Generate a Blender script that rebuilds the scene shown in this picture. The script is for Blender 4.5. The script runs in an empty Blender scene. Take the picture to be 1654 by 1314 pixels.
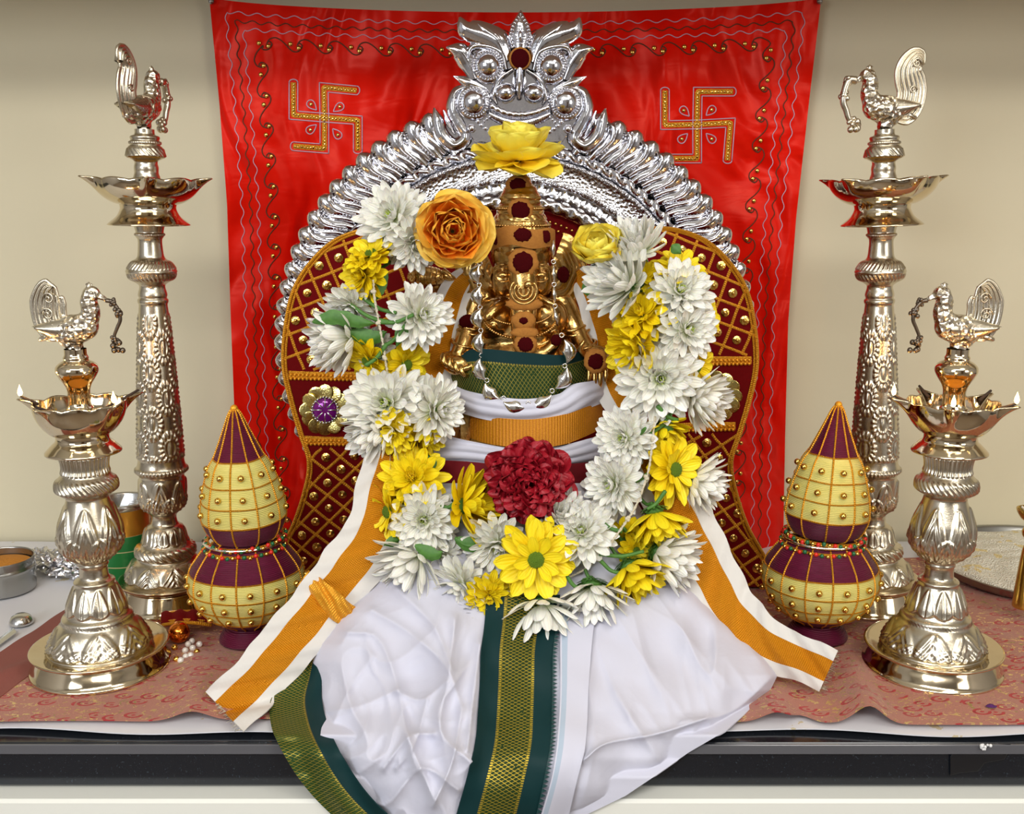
import bpy, math, random
import numpy as np
from mathutils import Vector, Matrix, Euler, Quaternion
PI = math.pi
random.seed(7); np.random.seed(7)
scene = bpy.context.scene
C = scene.collection

# ------------------------------------------------------------------ camera
FPX = 1700.0; PITCH = math.radians(11.5); CH = 0.536; CY = -1.583
cam_d = bpy.data.cameras.new('camera'); cam = bpy.data.objects.new('camera', cam_d); C.objects.link(cam)
cam.location = (0, CY, CH); cam.rotation_euler = (PI/2 - PITCH, 0, 0)
cam_d.sensor_width = 36; cam_d.lens = 36*FPX/1654.0; cam_d.clip_start = 0.02
scene.camera = cam

# ------------------------------------------------------------------ world, lights, exposure
scene.view_settings.view_transform = 'Standard'; scene.view_settings.look = 'None'
scene.view_settings.gamma = 1.0; scene.view_settings.use_curve_mapping = False
scene.view_settings.exposure = 0.08
w = bpy.data.worlds.new('world'); scene.world = w; w.use_nodes = True
w.node_tree.nodes['Background'].inputs[0].default_value = (0.80, 0.86, 1.0, 1)
w.node_tree.nodes['Background'].inputs[1].default_value = 0.45
def area(name, loc, target, sx, sy, power, col):
    d = bpy.data.lights.new(name, 'AREA'); d.shape = 'RECTANGLE'; d.size = sx; d.size_y = sy
    d.energy = power; d.color = col
    o = bpy.data.objects.new(name, d); C.objects.link(o); o.location = loc
    o.rotation_euler = (Vector(target)-Vector(loc)).to_track_quat('-Z', 'Y').to_euler()
    return o
area('ceiling_panel_light', (-0.6, -2.9, 2.02), (-0.55, -2.2, 0.0), 1.2, 0.6, 38, (1.0, 0.97, 0.92))
area('ceiling_panel_light', (0.95, -1.6, 2.02), (0.75, -0.9, 0.0), 0.6, 1.2, 15, (1.0, 0.97, 0.92))
area('ceiling_panel_light', (0.5, -3.0, 2.03), (0.1, -0.4, 0.1), 1.6, 0.6, 24, (1.0, 0.98, 0.95))
area('side_fill_light', (-1.7, -3.3, 1.0), (0, -0.3, 0.3), 1.1, 1.0, 34, (0.86, 0.92, 1.0))  # added cool fill from front left, no window stands there
area('side_fill_light', (2.1, -2.9, 0.95), (0, -0.3, 0.3), 0.9, 1.0, 18, (1.0, 0.95, 0.88))  # added warm fill from front right, likewise without a real source

# ------------------------------------------------------------------ measuring helpers
_cp, _sp = math.cos(PITCH), math.sin(PITCH)
def ray(px, py):
    a = (px-827)/FPX; b = (657-py)/FPX
    return (a, _cp + b*_sp, -_sp + b*_cp)
def P(px, py, Y):
    d = ray(px, py); t = (Y-CY)/d[1]
    return (d[0]*t, Y, CH + d[2]*t)
def G(px, py, Z=0.0):
    d = ray(px, py); t = (Z-CH)/d[2]
    return (d[0]*t, CY + d[1]*t, Z)
def PP(px, py, Y):                       # vectorised
    px = np.asarray(px, float); py = np.asarray(py, float); Y = np.asarray(Y, float)
    a = (px-827)/FPX; b = (657-py)/FPX
    dy = _cp+b*_sp; dz = -_sp+b*_cp
    t = (Y-CY)/dy
    return np.stack([a*t, Y+0*t, CH+dz*t], -1)
def zp(py, Y): return P(827, py, Y)[2]
def sc(Y, z=0.3): return ((Y-CY)*_cp + (CH-z)*_sp)/FPX      # metres per pixel

# ------------------------------------------------------------------ mesh builder
def catmull(pts, n=8, closed=False):
    p = np.asarray(pts, float); m = len(p); out = []
    if m < 3 and not closed:
        return np.array([p[0]+(p[-1]-p[0])*i/n for i in range(n+1)])
    rng = range(m if closed else m-1)
    for i in rng:
        if closed: a, b, c, d = p[(i-1) % m], p[i], p[(i+1) % m], p[(i+2) % m]
        else:
            b, c = p[i], p[i+1]
            a = p[i-1] if i > 0 else 2*b-c
            d = p[i+2] if i+2 < m else 2*c-b
        for k in range(n):
            t = k/n
            out.append(.5*((2*b)+(-a+c)*t+(2*a-5*b+4*c-d)*t*t+(-a+3*b-3*c+d)*t**3))
    if not closed: out.append(p[-1])
    return np.array(out)

class MB:
    def __init__(s): s.v = []; s.f = []; s.uv = []; s.m = []; s.n = 0
    def add(s, v, f, mi=0, uv=None):
        v = np.asarray(v, float).reshape(-1, 3)
        s.v.append(v)
        s.uv.append(np.zeros((len(v), 2)) if uv is None else np.asarray(uv, float).reshape(-1, 2))
        o = s.n
        for q in f: s.f.append(tuple(int(i)+o for i in q)); s.m.append(mi)
        s.n += len(v); return s
    def grid(s, A, mi=0, uv=None, cu=False, cv=False):        # A: (nu, nv, 3)
        A = np.asarray(A); nu, nv = A.shape[:2]
        ii = np.arange(nu if cu else nu-1); jj = np.arange(nv if cv else nv-1)
        I, J = np.meshgrid(ii, jj, indexing='ij')
        a = I*nv+J; b = ((I+1) % nu)*nv+J; c = ((I+1) % nu)*nv+(J+1) % nv; d = I*nv+(J+1) % nv
        F = np.stack([a, b, c, d], -1).reshape(-1, 4)
        return s.add(A.reshape(-1, 3), F, mi, None if uv is None else np.asarray(uv).reshape(-1, 2))
    def sheet(s, A, th, mi=0, uv=None, nrm=None):             # a cloth grid given real thickness
        A = np.asarray(A, float); nu, nv = A.shape[:2]
        du = np.gradient(A, axis=0); dv = np.gradient(A, axis=1)
        N = np.cross(du, dv); N /= (np.linalg.norm(N, axis=-1, keepdims=True)+1e-12)
        B = A - N*th
        s.grid(A, mi, uv); s.grid(B[:, ::-1], mi, None if uv is None else np.asarray(uv)[:, ::-1])
        def edge(p, q, r=None):
            E = np.stack([p, q], 1)
            s.grid(E, mi, None if r is None else np.stack([r, r], 1))
        U = None if uv is None else np.asarray(uv)
        edge(B[0], A[0], None if U is None else U[0]); edge(A[-1], B[-1], None if U is None else U[-1])
        edge(A[:, 0], B[:, 0], None if U is None else U[:, 0]); edge(B[:, -1], A[:, -1], None if U is None else U[:, -1])
        return s
    def lathe(s, prof, seg=48, c=(0, 0, 0), rel=None, mi=0, dz=None, cap=True):
        prof = np.asarray(prof, float); th = np.linspace(0, 2*PI, seg, endpoint=False)
        R = prof[:, 0][:, None]+0*th[None]; Z = prof[:, 1][:, None]+0*th[None]; T = th[None]+0*R
        if rel is not None: R = np.maximum(R + rel(T, Z, R), 1e-5)
        if dz is not None: Z = Z + dz(T, Z, R)
        A = np.stack([c[0]+R*np.cos(T), c[1]+R*np.sin(T), c[2]+Z], -1)
        uv = np.stack([T/(2*PI), Z], -1)
        return s.grid(A, mi, uv, cv=True)
    def tube(s, pts, r, seg=8, mi=0, closed=False, cap=True, flat=None):
        p = np.asarray(pts, float); n = len(p)
        r = np.broadcast_to(np.asarray(r, float), (n,))
        if closed: t = np.roll(p, -1, 0)-np.roll(p, 1, 0)
        else: t = np.gradient(p, axis=0)
        t /= (np.linalg.norm(t, axis=1, keepdims=True)+1e-12)
        up = np.array([0, 0, 1.]) if abs(t[0][2]) < .9 else np.array([0, 1., 0])
        u = np.zeros_like(p); a = np.cross(t[0], up); a /= np.linalg.norm(a)
        for i in range(n):
            a = a - t[i]*np.dot(a, t[i]); a /= (np.linalg.norm(a)+1e-12); u[i] = a
        w_ = np.cross(t, u)
        th = np.linspace(0, 2*PI, seg, endpoint=False)
        A = p[:, None]+r[:, None, None]*(np.cos(th)[None, :, None]*u[:, None]+np.sin(th)[None, :, None]*w_[:, None])
        L = np.concatenate([[0], np.cumsum(np.linalg.norm(np.diff(p, axis=0), axis=1))])
        uv = np.stack([np.broadcast_to(th/(2*PI), (n, seg)), np.broadcast_to(L[:, None], (n, seg))], -1)
        base = s.n
        s.grid(A, mi, uv, cu=closed, cv=True)
        if cap and not closed:
            s.f.append(tuple(base+i for i in range(seg))); s.m.append(mi)
            s.f.append(tuple(base+(n-1)*seg+i for i in reversed(range(seg)))); s.m.append(mi)
        return s
    def ell(s, c, r, rot=None, nu=16, nv=10, mi=0):
        r = (r, r, r) if np.isscalar(r) else r
        ph = np.linspace(0.0, PI, nv+1); th = np.linspace(0, 2*PI, nu, endpoint=False)
        PH, TH = np.meshgrid(ph, th, indexing='ij'); sn = np.maximum(np.sin(PH), 1e-3)
        A = np.stack([r[0]*sn*np.cos(TH), r[1]*sn*np.sin(TH), r[2]*np.cos(PH)], -1)
        if rot is not None:
            M = np.array(Euler(rot).to_matrix()); A = A @ M.T
        return s.grid(A+np.asarray(c), mi, cv=True)
    def box(s, a, b, mi=0, bev=0.0):
        x0, y0, z0 = a; x1, y1, z1 = b
        if bev <= 0:
            v = [(x, y, z) for x in (x0, x1) for y in (y0, y1) for z in (z0, z1)]
            return s.add(v, [(0, 1, 3, 2), (4, 6, 7, 5), (0, 4, 5, 1), (2, 3, 7, 6), (0, 2, 6, 4), (1, 5, 7, 3)], mi)
        v = []; idx = {}
        for i, x in enumerate((x0, x1)):
            for j, y in enumerate((y0, y1)):
                for k, z in enumerate((z0, z1)):
                    sx, sy, sz = (1, -1)[i], (1, -1)[j], (1, -1)[k]
                    for ax in range(3):
                        q = [x+sx*bev, y+sy*bev, z+sz*bev]; q[ax] = (x, y, z)[ax]
                        idx[(i, j, k, ax)] = len(v); v.append(q)
        f = []
        for ax in range(3):
            o = [t for t in range(3) if t != ax]
            for e in (0, 1):
                q = []
                for (p, r) in ((0, 0), (1, 0), (1, 1), (0, 1)):
                    key = [0, 0, 0]; key[ax] = e; key[o[0]] = p; key[o[1]] = r; q.append(idx[(*key, ax)])
                f.append(q)
            for p in (0, 1):
                for r in (0, 1):
                    k0 = [0, 0, 0]; k0[ax] = 0; k0[o[0]] = p; k0[o[1]] = r
                    k1 = list(k0); k1[ax] = 1
                    f.append([idx[(*k0, o[0])], idx[(*k1, o[0])], idx[(*k1, o[1])], idx[(*k0, o[1])]])
        for key in [(i, j, k) for i in (0, 1) for j in (0, 1) for k in (0, 1)]:
            f.append([idx[(*key, 0)], idx[(*key, 1)], idx[(*key, 2)]])
        return s.add(v, f, mi)
    def data(s, name, mats, smooth=True, off=(0, 0, 0)):
        me = bpy.data.meshes.new(name)
        V = np.concatenate(s.v)-np.asarray(off); U = np.concatenate(s.uv)
        nf = len(s.f)
        ls = np.fromiter((len(q) for q in s.f), dtype=np.int32, count=nf)
        li = np.fromiter((i for q in s.f for i in q), dtype=np.int32, count=int(ls.sum()))
        me.vertices.add(len(V)); me.vertices.foreach_set('co', V.astype(np.float32).ravel())
        me.loops.add(len(li)); me.loops.foreach_set('vertex_index', li)
        st = np.concatenate([[0], np.cumsum(ls)[:-1]]).astype(np.int32)
        me.polygons.add(nf); me.polygons.foreach_set('loop_start', st)
        me.polygons.foreach_set('material_index', np.asarray(s.m, dtype=np.int32))
        me.polygons.foreach_set('use_smooth', np.full(nf, smooth))
        me.update(calc_edges=True)
        uvl = me.uv_layers.new(name='UVMap'); uvl.data.foreach_set('uv', U[li].astype(np.float32).ravel())
        for m in (mats if isinstance(mats, (list, tuple)) else [mats]): me.materials.append(m)
        me.validate(verbose=False)
        return me

def wloc(o):
    p = Vector((0, 0, 0))
    while o is not None: p = p+o.location; o = o.parent
    return p
def thing(name, label, cat, loc=(0, 0, 0), rot=(0, 0, 0), group=None):
    o = bpy.data.objects.new(name, None); C.objects.link(o); o.empty_display_size = .02
    o.location = loc; o.rotation_euler = rot; tag(o, label, cat, group); return o
def tag(o, label, cat, group=None):
    o['label'] = label; o['category'] = cat
    if group: o['group'] = group
    return o
def part(name, mb, mats, parent=None, label=None, smooth=True, world=True, sharp=None, loc=(0, 0, 0)):
    off = (0, 0, 0)
    if world and parent is not None: off = tuple(wloc(parent))
    if world and parent is None and loc != (0, 0, 0): off = loc
    me = mb.data(name, mats, smooth, off)
    o = bpy.data.objects.new(name, me); C.objects.link(o); o.parent = parent
    if parent is None or not world: o.location = loc
    if label: o['label'] = label
    if sharp is not None:
        try: me.set_sharp_from_angle(angle=math.radians(sharp))
        except Exception: pass
    return o
def struct(name, mb, mats, smooth=False):
    o = part(name, mb, mats, None, smooth=smooth); o['kind'] = 'structure'; return o
def copy_tree(o, parent=None):
    c = o.copy(); C.objects.link(c); c.parent = parent
    for ch in [k for k in bpy.data.objects if k.parent == o]: copy_tree(ch, c)
    return c
def children(o): return [k for k in bpy.data.objects if k.parent == o]

# ------------------------------------------------------------------ materials
class Nd:
    def __init__(s, nt, sock): s.nt = nt; s.s = sock
    def _m(s, op, *a):
        n = s.nt.nodes.new('ShaderNodeMath'); n.operation = op
        for i, x in enumerate((s,)+a):
            if isinstance(x, Nd): s.nt.links.new(x.s, n.inputs[i])
            else: n.inputs[i].default_value = x
        return Nd(s.nt, n.outputs[0])
    def __add__(s, o): return s._m('ADD', o)
    def __sub__(s, o): return s._m('SUBTRACT', o)
    def __mul__(s, o): return s._m('MULTIPLY', o)
    def __truediv__(s, o): return s._m('DIVIDE', o)
    def abs(s): return s._m('ABSOLUTE')
    def frac(s): return s._m('FRACT')
    def sin(s): return s._m('SINE')
    def lt(s, o): return s._m('LESS_THAN', o)
    def gt(s, o): return s._m('GREATER_THAN', o)
    def max(s, o): return s._m('MAXIMUM', o)
    def min(s, o): return s._m('MINIMUM', o)
    def sqrt(s): return s._m('SQRT')
class Mat:
    def __init__(s, name, col=(.8, .8, .8), metal=0., rough=.5, **kw):
        m = bpy.data.materials.new(name); m.use_nodes = True; s.m = m; s.nt = m.node_tree
        s.b = s.nt.nodes['Principled BSDF']
        s.b.inputs['Base Color'].default_value = (*col, 1); s.b.inputs['Metallic'].default_value = metal
        s.b.inputs['Roughness'].default_value = rough
        for k, v in kw.items():
            s.b.inputs[k.replace('_', ' ')].default_value = v
        s.col = None; s.h = None
    def node(s, t): return s.nt.nodes.new(t)
    def uv(s):
        n = s.node('ShaderNodeTexCoord'); x = s.node('ShaderNodeSeparateXYZ'); s.nt.links.new(n.outputs['UV'], x.inputs[0])
        return Nd(s.nt, x.outputs[0]), Nd(s.nt, x.outputs[1])
    def xyz(s):
        n = s.node('ShaderNodeTexCoord'); x = s.node('ShaderNodeSeparateXYZ'); s.nt.links.new(n.outputs['Object'], x.inputs[0])
        return [Nd(s.nt, x.outputs[i]) for i in range(3)]
    def noise(s, scale, detail=3, stretch=None, rough=.5, src='Object', dist=0.):
        n = s.node('ShaderNodeTexCoord'); t = s.node('ShaderNodeTexNoise'); t.inputs['Scale'].default_value = scale
        t.inputs['Detail'].default_value = detail; t.inputs['Roughness'].default_value = rough
        t.inputs['Distortion'].default_value = dist
        if stretch:
            mp = s.node('ShaderNodeMapping'); mp.inputs['Scale'].default_value = stretch
            s.nt.links.new(n.outputs[src], mp.inputs[0]); s.nt.links.new(mp.outputs[0], t.inputs['Vector'])
        else: s.nt.links.new(n.outputs[src], t.inputs['Vector'])
        return Nd(s.nt, t.outputs['Fac'])
    def voronoi(s, scale, feature='F1', out='Distance', stretch=None, rnd=1.0):
        n = s.node('ShaderNodeTexCoord'); t = s.node('ShaderNodeTexVoronoi'); t.feature = feature
        t.inputs['Scale'].default_value = scale; t.inputs['Randomness'].default_value = rnd
        if stretch:
            mp = s.node('ShaderNodeMapping'); mp.inputs['Scale'].default_value = stretch
            s.nt.links.new(n.outputs['Object'], mp.inputs[0]); s.nt.links.new(mp.outputs[0], t.inputs['Vector'])
        else: s.nt.links.new(n.outputs['Object'], t.inputs['Vector'])
        return Nd(s.nt, t.outputs[out])
    def ramp(s, fac, stops):
        r = s.node('ShaderNodeValToRGB'); e = r.color_ramp.elements
        while len(e) < len(stops): e.new(.5)
        for el, (p, c) in zip(e, stops): el.position = p; el.color = (*c, 1)
        s.nt.links.new(fac.s, r.inputs[0]); return r.outputs[0]
    def mix(s, fac, a, b):
        n = s.node('ShaderNodeMix'); n.data_type = 'RGBA'
        if isinstance(fac, Nd): s.nt.links.new(fac.s, n.inputs[0])
        else: n.inputs[0].default_value = fac
        for x, i in ((a, 6), (b, 7)):
            if isinstance(x, tuple): n.inputs[i].default_value = (*x, 1)
            else: s.nt.links.new(x, n.inputs[i])
        return n.outputs[2]
    def color(s, sock): s.nt.links.new(sock, s.b.inputs['Base Color']); return s
    def drive(s, name, nd): s.nt.links.new(nd.s, s.b.inputs[name]); return s
    def bump(s, h, dist=.001, strength=1.0):
        n = s.node('ShaderNodeBump'); n.inputs['Distance'].default_value = dist; n.inputs['Strength'].default_value = strength
        s.nt.links.new(h.s, n.inputs['Height'])
        if s.h is not None: s.nt.links.new(s.h, n.inputs['Normal'])
        s.h = n.outputs[0]; s.nt.links.new(s.h, s.b.inputs['Normal']); return s

def simple(name, col, metal=0., rough=.5, **kw): return Mat(name, col, metal, rough, **kw).m
M = {}
m = Mat('wall_paint', (.62, .55, .40), 0, .75); m.color(m.mix(m.noise(3, 3), (.66, .60, .425), (.61, .55, .385))); m.bump(m.noise(60, 4), .0006, .4); M['wall'] = m.m
m = Mat('wall_far_paint', (.42, .41, .42), 0, .8); m.bump(m.noise(60, 4), .0006, .4); M['wall_far'] = m.m
M['ceiling'] = simple('ceiling_white', (.82, .80, .74), 0, .8)
m = Mat('floor_vinyl', (.16, .12, .09), 0, .5); m.color(m.mix(m.noise(7, 4), (.15, .11, .085), (.21, .165, .12))); M['floor'] = m.m
M['cabinet'] = simple('laminate_cream', (.60, .55, .44), 0, .4)
m = Mat('cream_front', (.78, .78, .70), 0, .35); m.color(m.mix(m.noise(45, 4).gt(.76), (.78, .78, .71), (.66, .64, .50))); M['front'] = m.m
m = Mat('black_granite', (.01, .011, .013), 0, .16)
m.color(m.mix(m.noise(1500, 1).gt(.74), m.mix(m.noise(420, 2).gt(.70), (.008, .010, .014), (.03, .04, .05)), (.12, .14, .16))); M['granite'] = m.m
m = Mat('steel', (.62, .62, .60), 1, .22); m.bump(m.noise(40, 2, (1, 1, 6)), .0004, .5); M['steel'] = m.m
m = Mat('dark_steel', (.40, .40, .38), 1, .28); M['dsteel'] = m.m
# lamps: silvery brass
m = Mat('lamp_silver', (.78, .70, .57), 1, .26); m.color(m.mix(m.noise(18, 4), (.74, .68, .55), (.54, .47, .35)))
m.bump(m.noise(700, 2), .0003, .35); m.bump(m.noise(55, 3), .0007, .35); M['lamp'] = m.m
m = Mat('lamp_feathers', (.74, .67, .54), 1, .24); m.bump(m.voronoi(170), .0035, .9); M['feather'] = m.m
m = Mat('lamp_bowl_polished', (.78, .66, .48), 1, .10); m.color(m.mix(m.noise(22, 3), (.80, .71, .53), (.60, .47, .29)))
m.bump(m.noise(26, 2), .001, .3); M['bowl'] = m.m
m = Mat('polished_silver', (.70, .70, .74), 1, .13); m.bump(m.noise(90, 3), .0009, .5); M['silver'] = m.m
m = Mat('chased_silver', (.60, .60, .63), 1, .22); m.bump(m.voronoi(230), .0016, .8); M['silver_chased'] = m.m
m = Mat('bright_silver', (.92, .91, .88), 1, .14); M['sil2'] = m.m
m = Mat('idol_gold', (.66, .40, .13), 1, .23); m.color(m.mix(m.noise(60, 4), (.78, .50, .18), (.42, .23, .06)))
m.bump(m.noise(220, 3), .0007, .5); M['gold'] = m.m
m = Mat('dark_bronze', (.16, .13, .10), 1, .35); M['bronze'] = m.m
m = Mat('sandal_paste', (.50, .22, .035), 0, .85); m.color(m.mix(m.noise(300, 4), (.46, .19, .025), (.30, .105, .012))); m.bump(m.noise(900, 3), .0008, .8); M['paste'] = m.m
m = Mat('kumkum', (.05, .002, .003), 0, .9); m.bump(m.noise(1100, 2), .0008, .8); m.b.inputs['Specular IOR Level'].default_value = .05; M['kumkum'] = m.m
# fabrics
m = Mat('red_satin', (.74, .006, .001), 0, .34, Sheen_Weight=.05)
m.b.inputs['Sheen Tint'].default_value = (1, .3, .2, 1); m.b.inputs['Specular IOR Level'].default_value = .55
m.b.inputs['Specular Tint'].default_value = (1, .25, .18, 1)
m.bump(m.noise(5, 2, (1.8, 1, .8), dist=.8), .07, .9); m.bump(m.noise(22, 2, (.5, 1, 1.6), dist=.6), .005, .35); m.bump(m.noise(1800, 1), .0002, .3); M['satin'] = m.m
m = Mat('maroon_velvet', (.13, .001, .002), 0, .8, Sheen_Weight=.15, Specular_IOR_Level=.1)
m.b.inputs['Sheen Tint'].default_value = (1, .12, .1, 1); m.bump(m.noise(300, 3), .0006, .4); M['velvet'] = m.m
m = Mat('maroon_cloth', (.13, .004, .008), 0, .7, Specular_IOR_Level=.15); M['maroon'] = m.m
m = Mat('gold_braid', (.80, .36, .02), .55, .36)
uu, vv = m.uv(); m.bump((vv*2600.).sin()*.5+(uu*19.).sin()*.5, .0006, .8); m.bump(m.noise(700, 2), .0008, .7); M['braid'] = m.m
m = Mat('gold_bead', (.82, .52, .12), 1, .16); M['bead'] = m.m
m = Mat('sequin', (.86, .60, .16), 1, .14); m.bump(m.noise(500, 1), .0006, .6); M['sequin'] = m.m
m = Mat('pale_sequin', (.76, .66, .24), 1, .22); m.bump(m.noise(420, 1), .0006, .5); M['sequin2'] = m.m
M['lilac'] = simple('lilac_thread', (.55, .36, .46), .2, .5)
M['brown_thread'] = simple('brown_thread', (.10, .025, .004), .1, .6)
M['purple_gem'] = simple('purple_gem', (.20, .01, .22), .3, .12)
m = Mat('white_cotton', (.60, .60, .69), 0, .85, Specular_IOR_Level=.15)
m.bump(m.noise(14, 4, dist=.6), .006, .5); m.bump(m.noise(1500, 1), .0002, .4); M['cotton'] = m.m
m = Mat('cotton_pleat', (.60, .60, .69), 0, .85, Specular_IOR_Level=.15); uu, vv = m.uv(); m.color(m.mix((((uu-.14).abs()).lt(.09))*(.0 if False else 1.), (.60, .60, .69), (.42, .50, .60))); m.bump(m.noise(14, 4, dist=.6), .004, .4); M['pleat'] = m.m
m = Mat('stole_cream', (.68, .65, .60), 0, .8, Specular_IOR_Level=.2); uu, vv = m.uv()
edge = ((uu-.5).abs()).lt(.245)
w1 = ((uu*120.+vv*1500.).sin()*(uu*120.-vv*1500.).sin())
m.color(m.mix(edge, (.68, .655, .61), m.mix(w1.gt(.25), (.66, .26, .006), (.46, .14, .003))))
m.drive('Metallic', edge*.35); m.drive('Roughness', edge*-.42+.82)
m.bump(w1*edge+(m.noise(160, 3, (1, 1, .4))), .0007, .6); M['stole'] = m.m
m = Mat('gold_band_cloth', (.72, .26, .006), .35, .42); uu, vv = m.uv(); w1 = ((uu*80.+vv*900.).sin()*(uu*80.-vv*900.).sin())
m.color(m.mix(w1.gt(.2), (.66, .26, .006), (.48, .15, .003))); m.bump(w1, .0005, .6); M['goldband'] = m.m
def border_mat(name, dark, gold, lo=.27, hi=.73, teal=(.003, .028, .030), n=11., k=260.):
    m = Mat(name, dark, 0, .6, Specular_IOR_Level=.2); uu, vv = m.uv()
    band = (uu.gt(lo))*(uu.lt(hi))
    a = ((uu*n+vv*k).frac()-.5).abs(); b = ((uu*n-vv*k).frac()-.5).abs()
    lat = (a.lt(.075)).max(b.lt(.075)); dots = ((a+b).lt(.22))
    pat = lat.max(dots)*m.noise(110, 3).gt(.31)
    rim = (((uu-lo).abs()).lt(.018)).max(((uu-hi).abs()).lt(.018))*((vv*k*1.6).frac().gt(.4))
    g = (pat*band).max(rim)
    m.color(m.mix(g, m.mix(band, teal, dark), gold)); m.drive('Metallic', g*.6); m.drive('Roughness', g*-.2+.6)
    m.bump(g, .0004, .8); return m.m
M['border'] = border_mat('green_gold_border', (.012, .035, .008), (.50, .37, .04))
M['border2'] = border_mat('green_waist_border', (.012, .042, .010), (.36, .29, .05), lo=.26, hi=.97, n=9., k=240.)
# table brocade
m = Mat('paisley_brocade', (.55, .24, .17), 0, .65, Sheen_Weight=.2)
pos = m.node('ShaderNodeTexVoronoi'); tc = m.node('ShaderNodeTexCoord'); mpp = m.node('ShaderNodeMapping')
mpp.inputs['Scale'].default_value = (1, 1.25, 0.0); m.nt.links.new(tc.outputs['Object'], mpp.inputs[0]); m.nt.links.new(mpp.outputs[0], pos.inputs['Vector'])
pos.inputs['Scale'].default_value = 30; pos.inputs['Randomness'].default_value = .75
vm = m.node('ShaderNodeVectorMath'); vm.operation = 'SUBTRACT'; sc_ = m.node('ShaderNodeVectorMath'); sc_.operation = 'SCALE'; sc_.inputs['Scale'].default_value = 1.0
m.nt.links.new(mpp.outputs[0], vm.inputs[0]); m.nt.links.new(pos.outputs['Position'], vm.inputs[1])
sx = m.node('ShaderNodeSeparateXYZ'); m.nt.links.new(vm.outputs[0], sx.inputs[0])
dx, dy = Nd(m.nt, sx.outputs[0])*30., Nd(m.nt, sx.outputs[1])*30.
r1 = ((dx*dx)+(dy*dy)*1.7).sqrt(); r2 = (((dx-.16)*(dx-.16))+((dy-.12)*(dy-.12))*1.7).sqrt()
pais = (((r1-.24).abs()).lt(.055))*(r2.gt(.15)); pais = pais.max(r1.lt(.07))
gf = m.noise(120, 2, (1, 1.6, 1), dist=1.2).gt(.61)
rl = m.noise(70, 2, (1.2, 1, 1), dist=2.).gt(.66)
base = m.mix(m.noise(1400, 1), (.44, .18, .12), (.31, .105, .07))
m.color(m.mix(pais, m.mix(gf, m.mix(rl, base, (.26, .17, .03)), (.80, .56, .20)), (.36, .008, .008)))
m.drive('Metallic', gf*.7); m.drive('Roughness', gf*-.35+.7)
m.bump(gf+m.noise(1500, 1)*.6, .0004, .6); M['brocade'] = m.m
m = Mat('brown_hem', (.24, .07, .055), 0, .7); m.bump(m.noise(900, 1), .0004, .5); M['hem'] = m.m
m = Mat('white_paper', (.66, .67, .70), 0, .6); m.color(m.mix(m.noise(26, 5).gt(.66), (.70, .70, .73), (.60, .52, .34))); M['paper'] = m.m
m = Mat('foil', (.80, .80, .82), 1, .22); m.bump(m.voronoi(70), .01, .8); M['foil'] = m.m
# flowers
def petal(name, c0, c1, tip, rough=.55, tr=.35):
    m = Mat(name, c1, 0, rough); uu, vv = m.uv()
    m.color(m.ramp(vv, [(0., c0), (.35, c1), (1., tip)]))
    m.bump((uu*26.).sin(), .0006, .35)
    m.b.inputs['Subsurface Weight'].default_value = tr; m.b.inputs['Subsurface Radius'].default_value = (.006, .005, .003)
    m.b.inputs['Subsurface Scale'].default_value = .5
    return m.m
M['wpetal'] = petal('white_petal', (.74, .82, .38), (.93, .92, .80), (.94, .92, .85))
M['ypetal'] = petal('yellow_petal', (.80, .58, .0), (.93, .70, .002), (.97, .76, .01))
M['rpetal'] = petal('carnation_petal', (.10, .001, .004), (.26, .001, .008), (.38, .004, .016), .5)
M['rose_o'] = petal('orange_rose_petal', (1., .16, .0), (1., .32, .008), (1., .50, .05), .5)
M['rose_a'] = petal('amber_rose_petal', (1., .45, .0), (1., .56, .02), (1., .68, .12), .5)
M['rose_y'] = petal('yellow_rose_petal', (1., .62, .0), (1., .76, .03), (1., .85, .12), .5)
m = Mat('leaf_green', (.05, .16, .02), 0, .55); m.color(m.mix(m.noise(200, 2), (.035, .12, .015), (.10, .26, .04))); M['green'] = m.m
m = Mat('disc_green', (.20, .36, .02), 0, .7); m.bump(m.voronoi(900), .001, .8); M['disc'] = m.m
m = Mat('cotton_string', (.62, .56, .42), 0, .9); uu, vv = m.uv(); m.bump((uu*6.28+vv*1800.).sin(), .0004, .7); M['string'] = m.m
# pots
def thread(name, a, b):
    m = Mat(name, a, 0, .45); uu, vv = m.uv()
    wv = (vv*3400.+m.noise(40, 2)*9.).sin()
    m.color(m.mix(m.noise(45, 3, (1, 1, 5)), a, b)); m.bump(wv, .0005, .7); m.b.inputs['Sheen Weight'].default_value = .05; m.b.inputs['Specular IOR Level'].default_value = .3
    return m.m
M['th_maroon'] = thread('maroon_thread', (.075, .002, .016), (.13, .004, .035))
M['th_cream'] = thread('cream_thread', (.78, .70, .24), (.62, .55, .12))
M['redbead'] = simple('red_bead', (.65, .02, .01), 0, .3); M['greenbead'] = simple('green_bead', (.01, .12, .04), 0, .3)
M['pearl'] = simple('pearl', (.80, .76, .70), .1, .2); M['copper'] = simple('copper_ball', (.75, .22, .03), 1, .15)
m = Mat('rice', (.85, .79, .62), 0, .7); m.color(m.mix(m.noise(40, 3).gt(.62), (.88, .84, .70), (.86, .70, .34))); m.bump(m.voronoi(420), .003, 1.); M['rice'] = m.m
m = Mat('flame', (1, .7, .3), 0, .5); m.b.inputs['Emission Color'].default_value = (1, .62, .22, 1); m.b.inputs['Emission Strength'].default_value = 14; M['flame'] = m.m
M['wick'] = simple('burnt_wick', (.03, .02, .015), 0, .9)
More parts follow.
